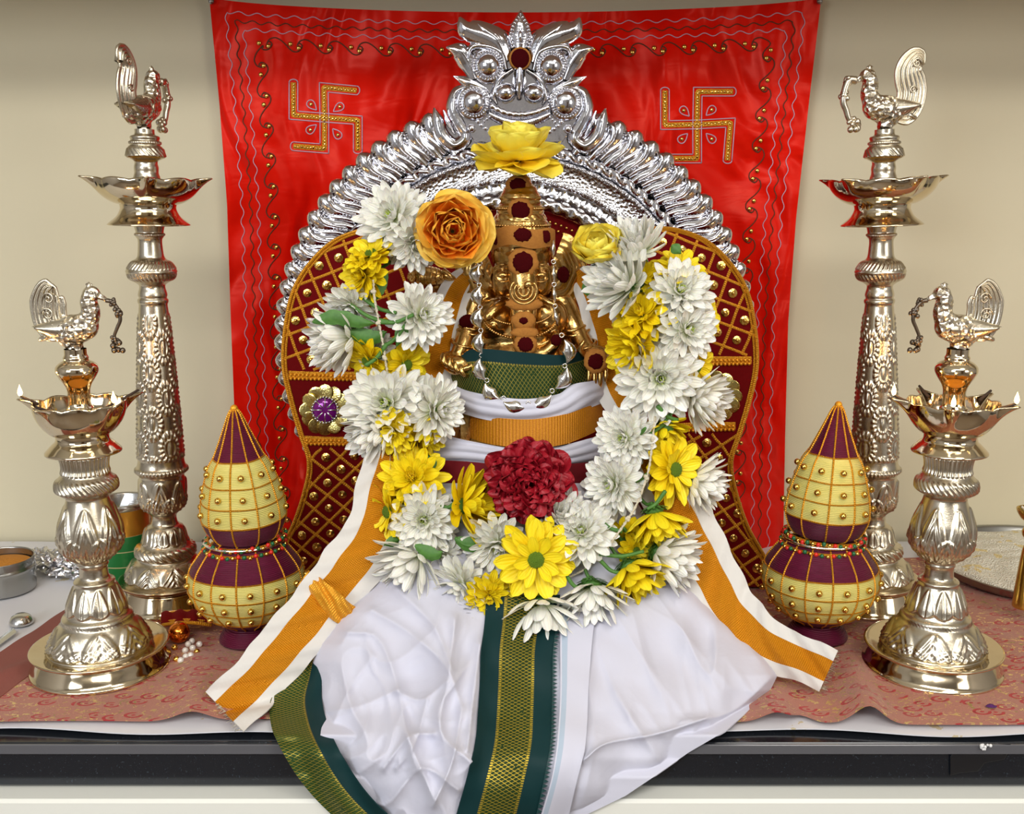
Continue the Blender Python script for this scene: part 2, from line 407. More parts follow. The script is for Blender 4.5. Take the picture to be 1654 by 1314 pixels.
m = Mat('can_green', (.01, .16, .035), 0, .35); uu, vv = m.uv(); m.color(m.mix(((vv*48.).frac()).lt(.06), (.008, .15, .03), (.5, .42, .2))); M['can_green'] = m.m
M['can_gold'] = simple('can_gold', (.70, .33, .04), .7, .3)
m = Mat('yellow_powder', (.55, .52, .16), 0, .9); m.bump(m.noise(300, 3), .002, .8); M['powder'] = m.m
m = Mat('orange_powder', (.55, .22, .02), 0, .9); m.bump(m.noise(200, 3), .002, .6); M['opowder'] = m.m
M['black_tape'] = simple('black_tape', (.006, .006, .008), 0, .4)
M['oil'] = simple('lamp_oil', (.45, .24, .03), 0, .05)
M['crumb'] = simple('white_crumb', (.75, .75, .75), 0, .8)
M['purple_petal'] = simple('purple_petal', (.08, .01, .12), 0, .6)
M['clear'] = simple('clear_strip', (.10, .10, .11), 0, .12)
# ------------------------------------------------------------------ the room
FZ = -0.92
struct('wall_back', MB().box((-2.6, 0, FZ), (2.6, .08, 2.1)), M['wall'])
struct('wall_left', MB().box((-2.68, -4.2, FZ), (-2.6, .08, 2.1)), M['wall_far'])
struct('wall_right', MB().box((2.6, -4.2, FZ), (2.68, .08, 2.1)), M['wall_far'])
struct('wall_front', MB().box((-2.68, -4.28, FZ), (2.68, -4.2, 2.1)), M['wall_far'])
struct('floor', MB().box((-2.68, -4.28, FZ-.05), (2.68, .08, FZ)), M['floor'])
struct('ceiling', MB().box((-2.68, -4.28, 2.1), (2.68, .08, 2.15)), M['ceiling'])
struct('door_1', MB().box((.6, -4.2, FZ), (1.5, -4.16, 1.15), bev=.01), simple('brown_door', (.12, .06, .03), 0, .4))
# counter: granite slab on a cream front, wall cabinet overhead
ct = thing('kitchen_counter', 'black granite counter with cream front running under the whole altar', 'counter', (0, -.3, FZ))
part('granite_slab', MB().box((-2.2, -.618, -.052), (2.2, -.003, -.004), bev=.003), M['granite'], ct, smooth=False)
b = MB().box((-2.2, -.640, -.085), (2.2, -.002, -.053), bev=.003)
part('front_ledge', b, M['front'], ct, smooth=False)
part('cabinet_body', MB().box((-2.2, -.615, FZ), (2.2, -.002, -.086)), M['front'], ct, smooth=False)
for k in range(8):
    x0 = -2.19+k*.5475
    part('drawer_front', MB().box((x0, -.632, -.26), (x0+.535, -.616, -.092), bev=.003), M['front'], ct, smooth=False)
    part('cabinet_door', MB().box((x0, -.632, FZ+.1), (x0+.535, -.616, -.268), bev=.003), M['front'], ct, smooth=False)
part('clear_edge_strip', MB().box((-2.2, -.6215, -.014), (2.2, -.6185, -.0035), bev=.0008), M['clear'], ct, smooth=False, label='thin clear plastic strip along the granite edge')
wc = thing('wall_cabinet', 'cream wall cabinet hanging over the altar, only its underside edge in view', 'cabinet', (0, -.16, .83))
part('cabinet_body', MB().box((-2.3, -.30, .815), (2.3, -.001, 1.6)), M['cabinet'], wc, smooth=False)
for k in range(8):
    x0 = -2.295+k*.574
    part('cabinet_door', MB().box((x0, -.318, .818), (x0+.562, -.301, 1.59), bev=.003), M['cabinet'], wc, smooth=False)
# paper lining + brocade table cloth, drawn as a grid with gentle creases
def sheet_on(name, x0, x1, y0f, y1f, zf, mat, nx=220, ny=70, th=.0012, parent=None, loc=None):
    U, V = np.meshgrid(np.linspace(0, 1, nx), np.linspace(0, 1, ny), indexing='ij')
    X = x0+(x1-x0)*U; Yf = y0f(X); Yb = y1f(X); Y = Yf+(Yb-Yf)*V
    Z = zf(X, Y)
    b = MB().sheet(np.stack([X, Y, Z], -1), th)
    return b
nz = lambda X, Y, a, b, c: np.sin(X*a+c)*np.cos(Y*b+c*1.7)
b = sheet_on('p', -1.5, 1.5, lambda X: -.603+.005*np.sin(X*9)+.004*np.sin(X*23+1), lambda X: -.01+0*X,
             lambda X, Y: .0002+.0014*(1+nz(X, Y, 31, 17, .4))*.5, M['paper'])
pp = part('white_paper_sheet', b, M['paper'], None, loc=(0, -.3, 0)); tag(pp, 'white paper sheet lining the counter under the paisley cloth', 'paper sheet')
# table cloth : left edge slants, right reaches out of frame
def tc_front(X): return -.594+.010*np.exp(-((X+.245)/.05)**2)+.004*np.sin(X*11)+.014*np.exp(-((X-.30)/.012)**2)
xl0 = G(-150, 1160)[0]; xl1 = G(118, 940)[0]
U, V = np.meshgrid(np.linspace(0, 1, 380), np.linspace(0, 1, 110), indexing='ij')
YB = -.10
xleft = xl0+(xl1+.07-xl0)*V
X = xleft+(1.45-xleft)*U; Yf = tc_front(X); Y = Yf+(YB-Yf)*V
Z = .0042+.0016*(1+nz(X, Y, 22, 19, 0))+.0012*(1+nz(X+Y, Y, 47, 35, 2))
# folds beside the dhoti: raised ridges running away from the viewer
def ridge(cx, slope, wd, h, y0, y1):
    c = cx+slope*(Y+.55)
    return h*np.exp(-((X-c)/wd)**2)*np.clip((y1-Y)/(y1-y0), 0, 1)**.7
Z += ridge(-.335, -.2, .024, .012, -.60, -.42)+ridge(.372, .2, .020, .020, -.60, -.42)+ridge(.275, .1, .02, .012, -.60, -.45)
Z += ridge(-.60, .5, .012, .006, -.60, -.3)+ridge(.62, -.2, .02, .005, -.6, -.35)
A = np.stack([X, Y, Z], -1)
t = thing('table_cloth', 'dusty pink paisley brocade cloth spread on the counter under the lamps', 'tablecloth', (0, -.3, .004))
part('cloth', MB().sheet(A, .0012), M['brocade'], t)
hemA = A[:14].copy(); hemA[:, :, 2] += .0008
part('hem', MB().sheet(hemA, .0008), M['hem'], t, label='plain brown hem along the left edge')

# unseen window frame behind the camera, added to suit the frontal light
b = MB()
for a_, c_ in (((-.85, -4.2, .65), (1.05, -4.17, .70)), ((-.85, -4.2, 1.62), (1.05, -4.17, 1.67)), ((-.85, -4.2, .65), (-.80, -4.17, 1.67)), ((1.0, -4.2, .65), (1.05, -4.17, 1.67)), ((.08, -4.2, .65), (.12, -4.17, 1.67))): b.box(a_, c_)
struct('added_window_1', b, M['ceiling'])
# ------------------------------------------------------------------ red satin wall hanging
LX = ([-8, 170, 330, 520, 700, 905], [338, 355, 367, 373, 380, 390])
RX = ([-8, 170, 350, 520, 700, 905], [1327, 1306, 1286, 1273, 1268, 1264])
def Lx(py): return np.interp(py, *LX)
def Rx(py): return np.interp(py, *RX)
def topy(u): return -6+26*(np.clip(np.sin(PI*u), 0, 1))**.55
def fold(px, py):
    px = np.asarray(px, float); py = np.asarray(py, float)
    u = (px-Lx(py))/(Rx(py)-Lx(py)); v = py/905.
    f = .0055*np.sin(u*19+v*3.2)*(.4+v) + .004*np.sin(u*34-v*6+1.3)*v
    f += .006*np.sin(u*7.5-v*5+.6)*(.3+.7*v) + .0022*np.sin(v*36+u*5)*(u*(1-u)*4)
    f += .010*np.exp(-((u-(.30-.22*v))/.035)**2)*v+.010*np.exp(-((u-(.80+.12*v))/.03)**2)*v
    return .020+1.5*f+.010*v
def H(px, py, off=0.0): return PP(px, py, -fold(px, py)-off)
U, V = np.meshgrid(np.linspace(0, 1, 260), np.linspace(0, 1, 220), indexing='ij')
py0 = topy(U); PYg = py0+(905-py0)*V; PXg = Lx(PYg)+(Rx(PYg)-Lx(PYg))*U
PYg = np.maximum(PYg, -14)
b = MB().sheet(H(PXg, PYg), .0008)
wh = thing('wall_hanging', 'red satin cloth embroidered with two gold swastikas, hung on the back wall', 'wall hanging', P(827, 905, -.02))
part('cloth', b, M['satin'], wh)
# wavy threads
def edge_line(ins_side, ins_top, n=900, foot=890):
    L = [(Lx(y)+ins_side, y) for y in np.linspace(foot, 18+ins_top, 200)]
    T = []
    for x in np.linspace(0, 1, 220):
        px = L[-1][0]+(Rx(18+ins_top)-ins_side-L[-1][0])*x
        u = (px-338)/(1327-338); T.append((px, topy(u)+ins_top))
    R = [(Rx(y)-ins_side, y) for y in np.linspace(18+ins_top, foot, 200)]
    q = np.array(L[:-1]+T+R[1:]); d = np.concatenate([[0], np.cumsum(np.hypot(*np.diff(q, axis=0).T))])
    s = np.linspace(0, d[-1], int(d[-1]/3)); return np.stack([np.interp(s, d, q[:, 0]), np.interp(s, d, q[:, 1])], 1), s
for side, top, mt, amp, lam, rr, nm in ((24, 18, 'lilac', 2.6, 30, .0007, 'lilac_wave_thread'), (38, 31, 'brown_thread', 2.6, 27, .0008, 'brown_wave_thread'), (50, 43, 'lilac', 2.8, 29, .0007, 'lilac_wave_thread')):
    q, s = edge_line(side, top)
    tn = np.gradient(q, axis=0); tn /= np.linalg.norm(tn, axis=1, keepdims=True); nn = np.stack([-tn[:, 1], tn[:, 0]], 1)
    q = q+nn*(amp*np.sin(s*2*PI/lam))[:, None]
    part(nm, MB().tube(H(q[:, 0], q[:, 1], .0012), rr, 6), M[mt], wh)
# running scroll with pairs of beads
q, s = edge_line(74, 64)
tn = np.gradient(q, axis=0); tn /= np.linalg.norm(tn, axis=1, keepdims=True); nn = np.stack([tn[:, 1], -tn[:, 0]], 1)
def along(sv, ac):
    x = np.interp(sv, s, q[:, 0]); y = np.interp(sv, s, q[:, 1])
    nx = np.interp(sv, s, nn[:, 0]); ny = np.interp(sv, s, nn[:, 1]); return x-nx*ac, y-ny*ac
unit = np.array([(.06, .02), (.10, -.10), (.20, -.08), (.22, .06), (.12, .20), (-.04, .22), (-.18, .12), (-.32, -.04), (-.5, -.20), (-.68, -.27), (-.85, -.20), (-.92, -.04), (-.86, .08), (-.78, .06), (-.76, -.04)])
unit = catmull(unit, 5)
bead_me = None; pitch = 49.; nU = int(s[-1]/pitch); scroll = MB()
bm_ = MB().ell((0, 0, 0), (.0034, .0022, .0034), nu=12, nv=8)
for k in range(nU):
    s0 = (k+.9)*pitch
    px, py = along(s0+unit[:, 0]*pitch, unit[:, 1]*pitch*.85)
    pts = H(px, py, .0012)
    scroll.tube(pts, .0009, 6)
    for (a, c) in ((.12, -.0), (-.10, .06) if False else (-.16, .0)):
        x, y = along(s0+a*pitch+ (0), (.06 if a > 0 else -.06)*pitch)
        if y > 880: continue
        if bead_me is None: bead_me = bm_.data('bead', M['bead'])
        o = bpy.data.objects.new('bead', bead_me); C.objects.link(o); o.parent = wh
        o.location = Vector(H(x, y, .0025).tolist())-wh.location
part('scroll_thread', scroll, M['brown_thread'], wh)
def offset_ribbon(mb, pts, w, off, th=.0009):
    """flat ribbon following a pixel polyline on the hanging"""
    p = np.asarray(pts, float); d = np.concatenate([[0], np.cumsum(np.hypot(*np.diff(p, axis=0).T))])
    ss = np.linspace(0, d[-1], max(3, int(d[-1]/2))); q = np.stack([np.interp(ss, d, p[:, 0]), np.interp(ss, d, p[:, 1])], 1)
    t = np.gradient(q, axis=0); t /= np.linalg.norm(t, axis=1, keepdims=True); n = np.stack([-t[:, 1], t[:, 0]], 1)
    rows = [H(q[:, 0]+n[:, 0]*w*k/2, q[:, 1]+n[:, 1]*w*k/2, off+(th if abs(k) < 1 else 0)) for k in (-1, -.8, 0, .8, 1)]
    mb.grid(np.stack(rows, 0), uv=np.stack([np.broadcast_to(np.array([0, .2, .5, .8, 1])[:, None], (5, len(q))), np.broadcast_to(ss*.0009, (5, len(q)))], -1))
def swastika(segs, loops, ctr):
    r = thing('x', '', ''); bpy.data.objects.remove(r)
    g = MB(); o = MB(); sq = MB()
    for sg in segs:
        offset_ribbon(g, sg, 8.5, .0009)
        p = np.asarray(sg, float)
        for sgn in (-1, 1):
            n = len(p); q = []
            for i in range(n):
                def nrm(a, b_):
                    t = b_-a; t = t/np.linalg.norm(t); return np.array([-t[1], t[0]])
                if i == 0: nv = nrm(p[0], p[1])
                elif i == n-1: nv = nrm(p[-2], p[-1])
                else:
                    a = nrm(p[i-1], p[i]); b_ = nrm(p[i], p[i+1]); nv = (a+b_)/(1+np.dot(a, b_))
                q.append(p[i]+nv*7.*sgn)
            q = np.array(q); ss = []
            for a, b_ in zip(q[:-1], q[1:]): ss += [a+(b_-a)*t for t in np.linspace(0, 1, 16)]
            ss = np.array(ss); o.tube(H(ss[:, 0], ss[:, 1], .0014), .0009, 6)
        for e in (0, -1):
            a = p[e]; t = p[e]-p[1 if e == 0 else -2]; t = t/np.linalg.norm(t); nv = np.array([-t[1], t[0]])
            if np.hypot(*(a-np.array(ctr))) > 30:
                an = np.linspace(-PI/2, PI/2, 12); ss = np.array([a+nv*7*math.sin(x)+t*5*math.cos(x) for x in an])
                o.tube(H(ss[:, 0], ss[:, 1], .0014), .0009, 6)
        for a, b_ in zip(p[:-1], p[1:]):
            L = np.hypot(*(b_-a)); nq = int(L/5)
            for k in range(nq):
                c = a+(b_-a)*(k+.5)/nq; h = H(c[0], c[1], .0022)
                sq.ell(h, (.0019, .0007, .0019), rot=(random.uniform(-.5, .5), 0, random.uniform(-.4, .4)), nu=8, nv=4)
    for (lx, ly) in loops:
        dx, dy = lx-ctr[0], ly-ctr[1]; L = math.hypot(dx, dy); ux, uy = dx/L, dy/L
        ss = []
        for t in np.linspace(0, 1, 30):
            ang = t*2*PI; rr = 7*math.sin(ang)*(.9); ll = 10*(1-math.cos(ang))*1.0
            rr = 8.5*math.sin(ang)*((1-math.cos(ang))/2)**.6
            ss.append((ctr[0]+ux*(L-12+ll)-uy*rr, ctr[1]+uy*(L-12+ll)+ux*rr))
        ss = np.array(ss); o.tube(H(ss[:, 0], ss[:, 1], .0014), .0009, 6)
        sq.ell(H(lx+ux*1, ly+uy*1, .0022), (.0028, .0016, .0028), nu=10, nv=6)
    gp = part('embroidered_swastika', g, M['braid'], wh, label='gold swastika embroidered on red satin')
    part('lilac_outline', o, M['lilac'], gp); part('sequins', sq, M['sequin'], gp)
swastika([[(474, 133), (474, 186), (524, 190), (578, 194), (578, 243)], [(576, 146), (523, 141), (524, 192), (524, 240), (474, 236)]],
         [(503, 169), (548, 173), (502, 209), (545, 217)], (524, 191))
swastika([[(1074, 146), (1074, 202), (1126, 201), (1180, 198), (1175, 259)], [(1184, 148), (1127, 148), (1126, 202), (1126, 256), (1075, 256)]],
         [(1105, 179), (1149, 178), (1102, 224), (1149, 224)], (1126, 201))
for px, py in ((341, -2), (1324, -2)):
    pn = part('push_pin', MB().tube([P(px, py+4, -.012), P(px, py+4, -.030)], .004, 12), M['dsteel'], wh)
# ------------------------------------------------------------------ oil lamps
def dens(prof, step=.0011, iters=2):
    p = np.asarray(prof, float)
    for _ in range(iters):
        q = [p[0]]
        for a, b in zip(p[:-1], p[1:]): q += [a*.8+b*.2, a*.2+b*.8]
        q.append(p[-1]); p = np.array(q)
    d = np.concatenate([[0], np.cumsum(np.hypot(*np.diff(p, axis=0).T))]); n = int(d[-1]/step)
    s = np.linspace(0, d[-1], n); return np.stack([np.interp(s, d, p[:, 0]), np.interp(s, d, p[:, 1])], 1)
def win(Z, a, b, e=.0015): return np.clip((Z-a)/e, 0, 1)*np.clip((b-Z)/e, 0, 1)
def leafrel(T, Z, z0, z1, n, h, ph=0., ribs=True):
    """a row of pointed leaves between z0 (base) and z1 (tip)"""
    t = np.clip((Z-z0)/(z1-z0), 0, 1); x = ((T*n/(2*PI)+ph) % 1)-.5
    wd = .47*np.sqrt(np.clip(1-t**1.6, 0, 1))*(np.clip(t*6, 0, 1)**.5)
    d = np.abs(x)-wd; inside = np.clip(-d/.07, 0, 1); rim = np.exp(-(d/.05)**2)
    r = h*(.75*inside*(1-.7*np.exp(-(x/.04)**2))+.6*rim)
    if ribs: r += h*.28*inside*np.sin((np.abs(x)*6+t*3.0)*2*PI)
    return r*((Z > min(z0, z1)-1e-4) & (Z < max(z0, z1)+1e-4))
def gad(T, n, sl, Z, h): return h*np.abs(np.sin(T*n/2+Z*sl))
def beadr(T, n, h): return h*np.abs(np.cos(T*n/2))
def rimmed(x): return x

def bird_mesh(kind, s):
    """peacock facing -X, standing at origin (z up); s = scale"""
    b = MB()
    E = lambda c, r, rot=None: b.ell(np.array(c)*s, np.array(r)*s, rot, 20, 14)
    E((0, 0, .44), (.42, .26, .27), (0, .12, 0))                 # body
    E((-.22, 0, .50), (.23, .22, .25))                           # breast
    b.tube(catmull(np.array([(-.24, 0, .52), (-.33, 0, .74), (-.31, 0, .95), (-.36, 0, 1.06)])*s, 6), np.linspace(.19, .13, 19)*s, 12)
    E((-.37, 0, 1.08), (.16, .13, .14))                          # head
    b.tube(catmull(np.array([(-.44, 0, 1.06), (-.58, 0, 1.0), (-.66, 0, .94)])*s, 5), np.linspace(.07, .03, 11)*s, 10)
    E((.06, 0, .20), (.20, .15, .10))                            # rump roll
    E((0, 0, .13), (.15, .14, .16)); b.lathe(np.array([(.13, 0), (.16, .03), (.12, .06), (.13, .3)])*s, 20)
    E((.50, 0, .30), (.16, .10, .06), (0, .4, 0))
    return b
def make_bird(parent, kind, s, z, rz):
    r = part('peacock_finial', bird_mesh(kind, s), M['feather'], parent, world=False)
    rm = r.modifiers.new('remesh', 'REMESH'); rm.mode = 'VOXEL'; rm.voxel_size = s*.022; rm.use_smooth_shade = True
    sm = r.modifiers.new('smooth', 'SMOOTH'); sm.iterations = 4; sm.factor = .6
    r.location = (0, 0, z); r.rotation_euler = (0, 0, rz)
    # wings with feather ridges
    for sy in (-1, 1):
        wb = MB()
        nr, nc = 22, 13; A = np.zeros((nr, nc, 3))
        for i in range(nr):
            t = i/(nr-1); x = -.25+t*.95; hw = .20*math.sin(min(1, t*2.2+.25)*PI/2)*(1-t**2.2)+.006
            for j in range(nc):
                k = j/(nc-1)*2-1; zc = .46-.06*t+.10*t*t
                A[i, j] = (x, sy*(.235*math.sqrt(max(0, 1-(t*.55)**2))*math.cos(k*.9)+.012+.012*math.cos(t*60+abs(k)*9)*(t > .18)+(-.10 if t > .95 else 0)), zc+k*hw)
        wb.grid(A*s); wb.grid((A*np.array([1, .6, 1]))[:, ::-1]*s)
        for q in range(3):
            wb.tube([(np.array((-.03+.16*q, sy*(.25-.03*q), .46))+np.array((.07*math.cos(a), 0, .09*math.sin(a))))*s for a in np.linspace(-2, 2, 9)], .012*s, 5)
        part('wing', wb, M['lamp'], r, world=False)
    tb = MB()
    if kind == 'short':     # upright fan tail
        cl = catmull([(.14, .40), (.36, .52), (.42, .80), (.38, 1.10), (.28, 1.20)], 8); wd = np.interp(np.linspace(0, 1, len(cl)), [0, .2, .6, .9, 1], [.12, .28, .30, .18, .03])
    else:
        cl = catmull([(.14, .34), (.42, .42), (.52, .75), (.44, 1.15), (.58, 1.38), (.70, 1.25)], 8); wd = np.interp(np.linspace(0, 1, len(cl)), [0, .15, .5, .85, 1], [.10, .25, .28, .17, .05])
    tg = np.gradient(cl, axis=0); tg /= np.linalg.norm(tg, axis=1, keepdims=True); nn = np.stack([-tg[:, 1], tg[:, 0]], 1)
    for sy in (-1, 1):
        A = []
        for k in np.linspace(-1, 1, 41):
            y = .085*math.cos(k*PI/2)+.020*math.cos(k*20)
            q = cl+nn*(wd*k)[:, None]; A.append(np.stack([q[:, 0], np.full(len(q), sy*y), q[:, 1]], 1))
        A = np.array(A); tb.grid((A if sy > 0 else A[::-1])*s)
    for (cx, cz, rr) in (((.36, 1.0, .11), (.40, .72, .12), (.30, .54, .08)) if kind == 'short' else ((.55, 1.27, .10), (.50, .78, .08))):
        for sy in (-1, 1):
            tb.tube(np.array([(cx+rr*(1-t)*math.cos(t*11), sy*(.10+.01*t), cz+rr*(1-t)*math.sin(t*11)) for t in np.linspace(0, .9, 26)])*s, .016*s, 5)
    rim = np.concatenate([cl+nn*wd[:, None], (cl-nn*wd[:, None])[::-1]])
    tb.tube(np.stack([rim[:, 0], 0*rim[:, 0], rim[:, 1]], 1)*s, .030*s, 8, closed=True)
    part('tail', tb, M['lamp'], r, world=False)
    cb = MB()
    cb.lathe(np.array([(.04, 0), (.06, .03), (.03, .10), (.0, .13)])*s, 8, c=np.array((-.34, 0, 1.16))*s)
    for q in range(5):
        a = -.6+q*.3; cb.tube([np.array((-.34, 0, 1.17))*s, np.array((-.34+.10*math.sin(a), 0, 1.17+.10*math.cos(a)))*s], .014*s, 5)
    part('crest', cb, M['lamp'], r, world=False)
    eb = MB()
    for sy in (-1, 1):
        eb.ell(np.array((-.41, sy*.095, 1.10))*s, .028*s, nu=10, nv=8)
        eb.tube([(np.array((-.41, sy*.10, 1.10))+np.array((.045*math.cos(a), 0, .045*math.sin(a))))*s for a in np.linspace(0, 2*PI, 12, endpoint=False)], .009*s, 5, closed=True)
    part('eye', eb, M['lamp'], r, world=False)
    kb = MB()          # grape vine held in the beak
    if kind == 'short': pts = catmull([(-.62, 0, .96), (-.72, 0, .93), (-.82, 0, .80), (-.85, 0, .62), (-.78, 0, .46), (-.72, 0, .30), (-.78, 0, .14)], 5)
    else: pts = catmull([(-.60, 0, 1.0), (-.74, 0, 1.0), (-.82, 0, .80), (-.84, 0, .60), (-.78, 0, .45), (-.72, 0, .28), (-.60, 0, .16)], 5)
    kb.tube(pts*s, np.linspace(.035, .022, len(pts))*s*(2.3 if kind != 'short' else 1.2), 8)
    rs = random.Random(3)
    for c in ((5, .06), (12, .07), (len(pts)-1, .085), (len(pts)-4, .06)):
        for q in range(9):
            kb.ell((pts[min(c[0], len(pts)-1)]+np.array((rs.uniform(-1, 1), rs.uniform(-.7, .7), rs.uniform(-1, 1)))*c[1])*s, c[1]*(.62 if kind == 'short' else .8)*s, nu=8, nv=6)
    part('grape_vine', kb, M['bronze'] if kind == 'short' else M['lamp'], r, world=False)
    return r

def bowl(parent, z_rim, z_bot, r_rim, r_bot, r_spout, zskirt, r_skirt, rot=0., up=.0):
    """lobed bowl with five spouts and a flaring skirt under it"""
    b = MB(); seg = 160; th = np.linspace(0, 2*PI, seg, endpoint=False)
    def shape(t):                      # t 0 bottom .. 1 rim
        a = (th-rot)*5; sp = np.clip(np.cos(a), 0, 1)**9; lob = np.abs(np.cos(a/2*2))
        r = r_bot+(r_rim-r_bot)*math.sin(t*PI/2)**.9*(1-.05*(1-lob)*t)
        r = r+(r_spout-r_rim)*sp*t**5
        z = z_bot+(z_rim-z_bot)*t**1.25 + (up*sp-.0025*(1-lob))*t**4
        return np.stack([r*np.cos(th), r*np.sin(th), z+0*th], 1)
    out = [shape(t) for t in np.linspace(0, 1, 26)]
    inn = [shape(t)*np.array([.985, .985, 1])+np.array([0, 0, .0012]) for t in np.linspace(1, 0, 26)]
    inn.append(np.stack([.01*np.cos(th), .01*np.sin(th), th*0+z_bot+.002], 1))
    b.grid(np.array(out+inn), cv=True)
    p = part('oil_bowl', b, M['bowl'], parent, world=False)
    sk = MB().lathe(dens([(r_bot*.96, z_bot+.001), (r_bot*.92, z_bot-.004), (r_bot*.95, z_bot-.008), (r_bot*1.05, zskirt+.010), (r_skirt*.97, zskirt+.0015), (r_skirt, zskirt), (r_skirt*.97, zskirt-.001), (r_bot*.8, zskirt+.004)], .002), 96)
    part('bowl_skirt', sk, M['bowl'], parent, world=False)
    oil = MB().lathe([(.001, z_bot+(z_rim-z_bot)*.42), (r_bot+(r_rim-r_bot)*.60, z_bot+(z_rim-z_bot)*.42)], 64)
    part('oil', oil, M['oil'], parent, world=False)
    return p

# ---- short front lamps
YS = -.463
def build_short(x, label, bird_rz, flames, brot):
    k = sc(YS, .25); Zf = lambda py: zp(py, YS)
    zb = Zf(1083)
    def q(L): return [(hw*k, Zf(py)-zb) for hw, py in L]
    r = thing('standing_oil_lamp', label, 'oil lamp', (x, YS, .0062), group='short silver oil lamps at the front')
    foot = q([(112, 1083), (113, 1078), (109, 1075), (104, 1066), (99, 1058), (97, 1054), (60, 1052)]); foot = [(0.02, .001)]+foot
    part('foot_ring', MB().lathe(dens(foot), 128), M['bowl'], r, world=False)
    plate = q([(55, 1054), (96, 1055), (110, 1050), (111, 1047), (108, 1046), (84, 1050), (50, 1051)])
    part('drip_plate', MB().lathe(dens(plate), 128), M['bowl'], r, world=False)
    st = q([(83, 1050), (80, 1044), (74, 1030), (66, 1016), (58, 1008), (55, 1004), (56, 999), (50, 996), (47, 990), (45, 978), (38, 962), (33, 952), (32, 948), (33, 944), (27, 941), (23, 938), (22, 922), (25, 918), (23, 913), (30, 906), (44, 892), (50, 872), (48, 852), (40, 832), (34, 815), (33, 808), (44, 802), (47, 796), (47, 788), (44, 779), (38, 773), (34, 764), (35, 752), (38, 742), (39, 738)])
    Zs = lambda py: Zf(py)-zb
    def rel(T, Z, R):
        o = leafrel(T, Z, Zs(1047), Zs(1010), 8, .0022)+leafrel(T, Z, Zs(1047), Zs(1030), 8, .0016, .5)
        o += win(Z, Zs(1007), Zs(1000))*gad(T, 60, 900, Z, .0011)
        o += leafrel(T, Z, Zs(992), Zs(952), 10, .0022, .2, False)
        o += leafrel(T, Z, Zs(912), Zs(822), 7, .0022)+leafrel(T, Z, Zs(912), Zs(868), 7, .0022, .5)
        o += win(Z, Zs(802), Zs(778), .003)*gad(T, 34, 420, Z, .0024)
        o += win(Z, Zs(772), Zs(741), .002)*gad(T, 34, 0, Z, .0020)
        return o
    part('stem', MB().lathe(dens(st), 200, rel=rel), M['lamp'], r, world=False)
    bowl(r, Zs(657), Zs(708), 72*k, 44*k, 101*k, Zs(737), 60*k, brot, .002)
    neck = q([(20, 700), (20, 672), (22, 668), (17, 662), (17, 640), (20, 630), (28, 618), (33, 608), (32, 600), (26, 594), (18, 590), (20, 586), (17, 582), (17, 572)])
    part('neck', MB().lathe(dens(neck), 64), M['bowl'], r, world=False)
    make_bird(r, 'short', 88*k, Zs(580), bird_rz)
    for j in range(5):
        a = brot+j*2*PI/5; rr = 92*k
        wk = MB().tube([(rr*.72*math.cos(a), rr*.72*math.sin(a), Zs(657)-.003), (rr*1.02*math.cos(a), rr*1.02*math.sin(a), Zs(657)+.006)], [.0018, .0014], 8)
        wo = part('wick', wk, M['wick'], r, world=False)
        if j in flames:
            f = MB().lathe([(.0002, 0), (.0018, .0015), (.0026, .004), (.0021, .007), (.0010, .010), (.0001, .013)], 16, c=(rr*1.02*math.cos(a), rr*1.02*math.sin(a), Zs(657)+.0055))
            part('flame', f, M['flame'], wo, world=False)
            d = bpy.data.lights.new('flame_light', 'POINT'); d.energy = .12; d.color = (1, .5, .15); d.shadow_soft_size = .004
            l = bpy.data.objects.new('flame_light', d); C.objects.link(l); l.parent = r; l.location = (rr*1.02*math.cos(a), rr*1.02*math.sin(a), Zs(657)+.026)
    return r
xsl = G(165, 1083)[0]; xsr = G(1503, 1083)[0]
R_ = math.radians
build_short(xsl, 'short silver oil lamp at front left, bird facing right, two wicks lit', R_(180), (0, 2), R_(180))
build_short(xsr, 'short silver oil lamp at front right, bird facing left, three wicks lit', R_(0), (0, 3, 4), R_(-41))

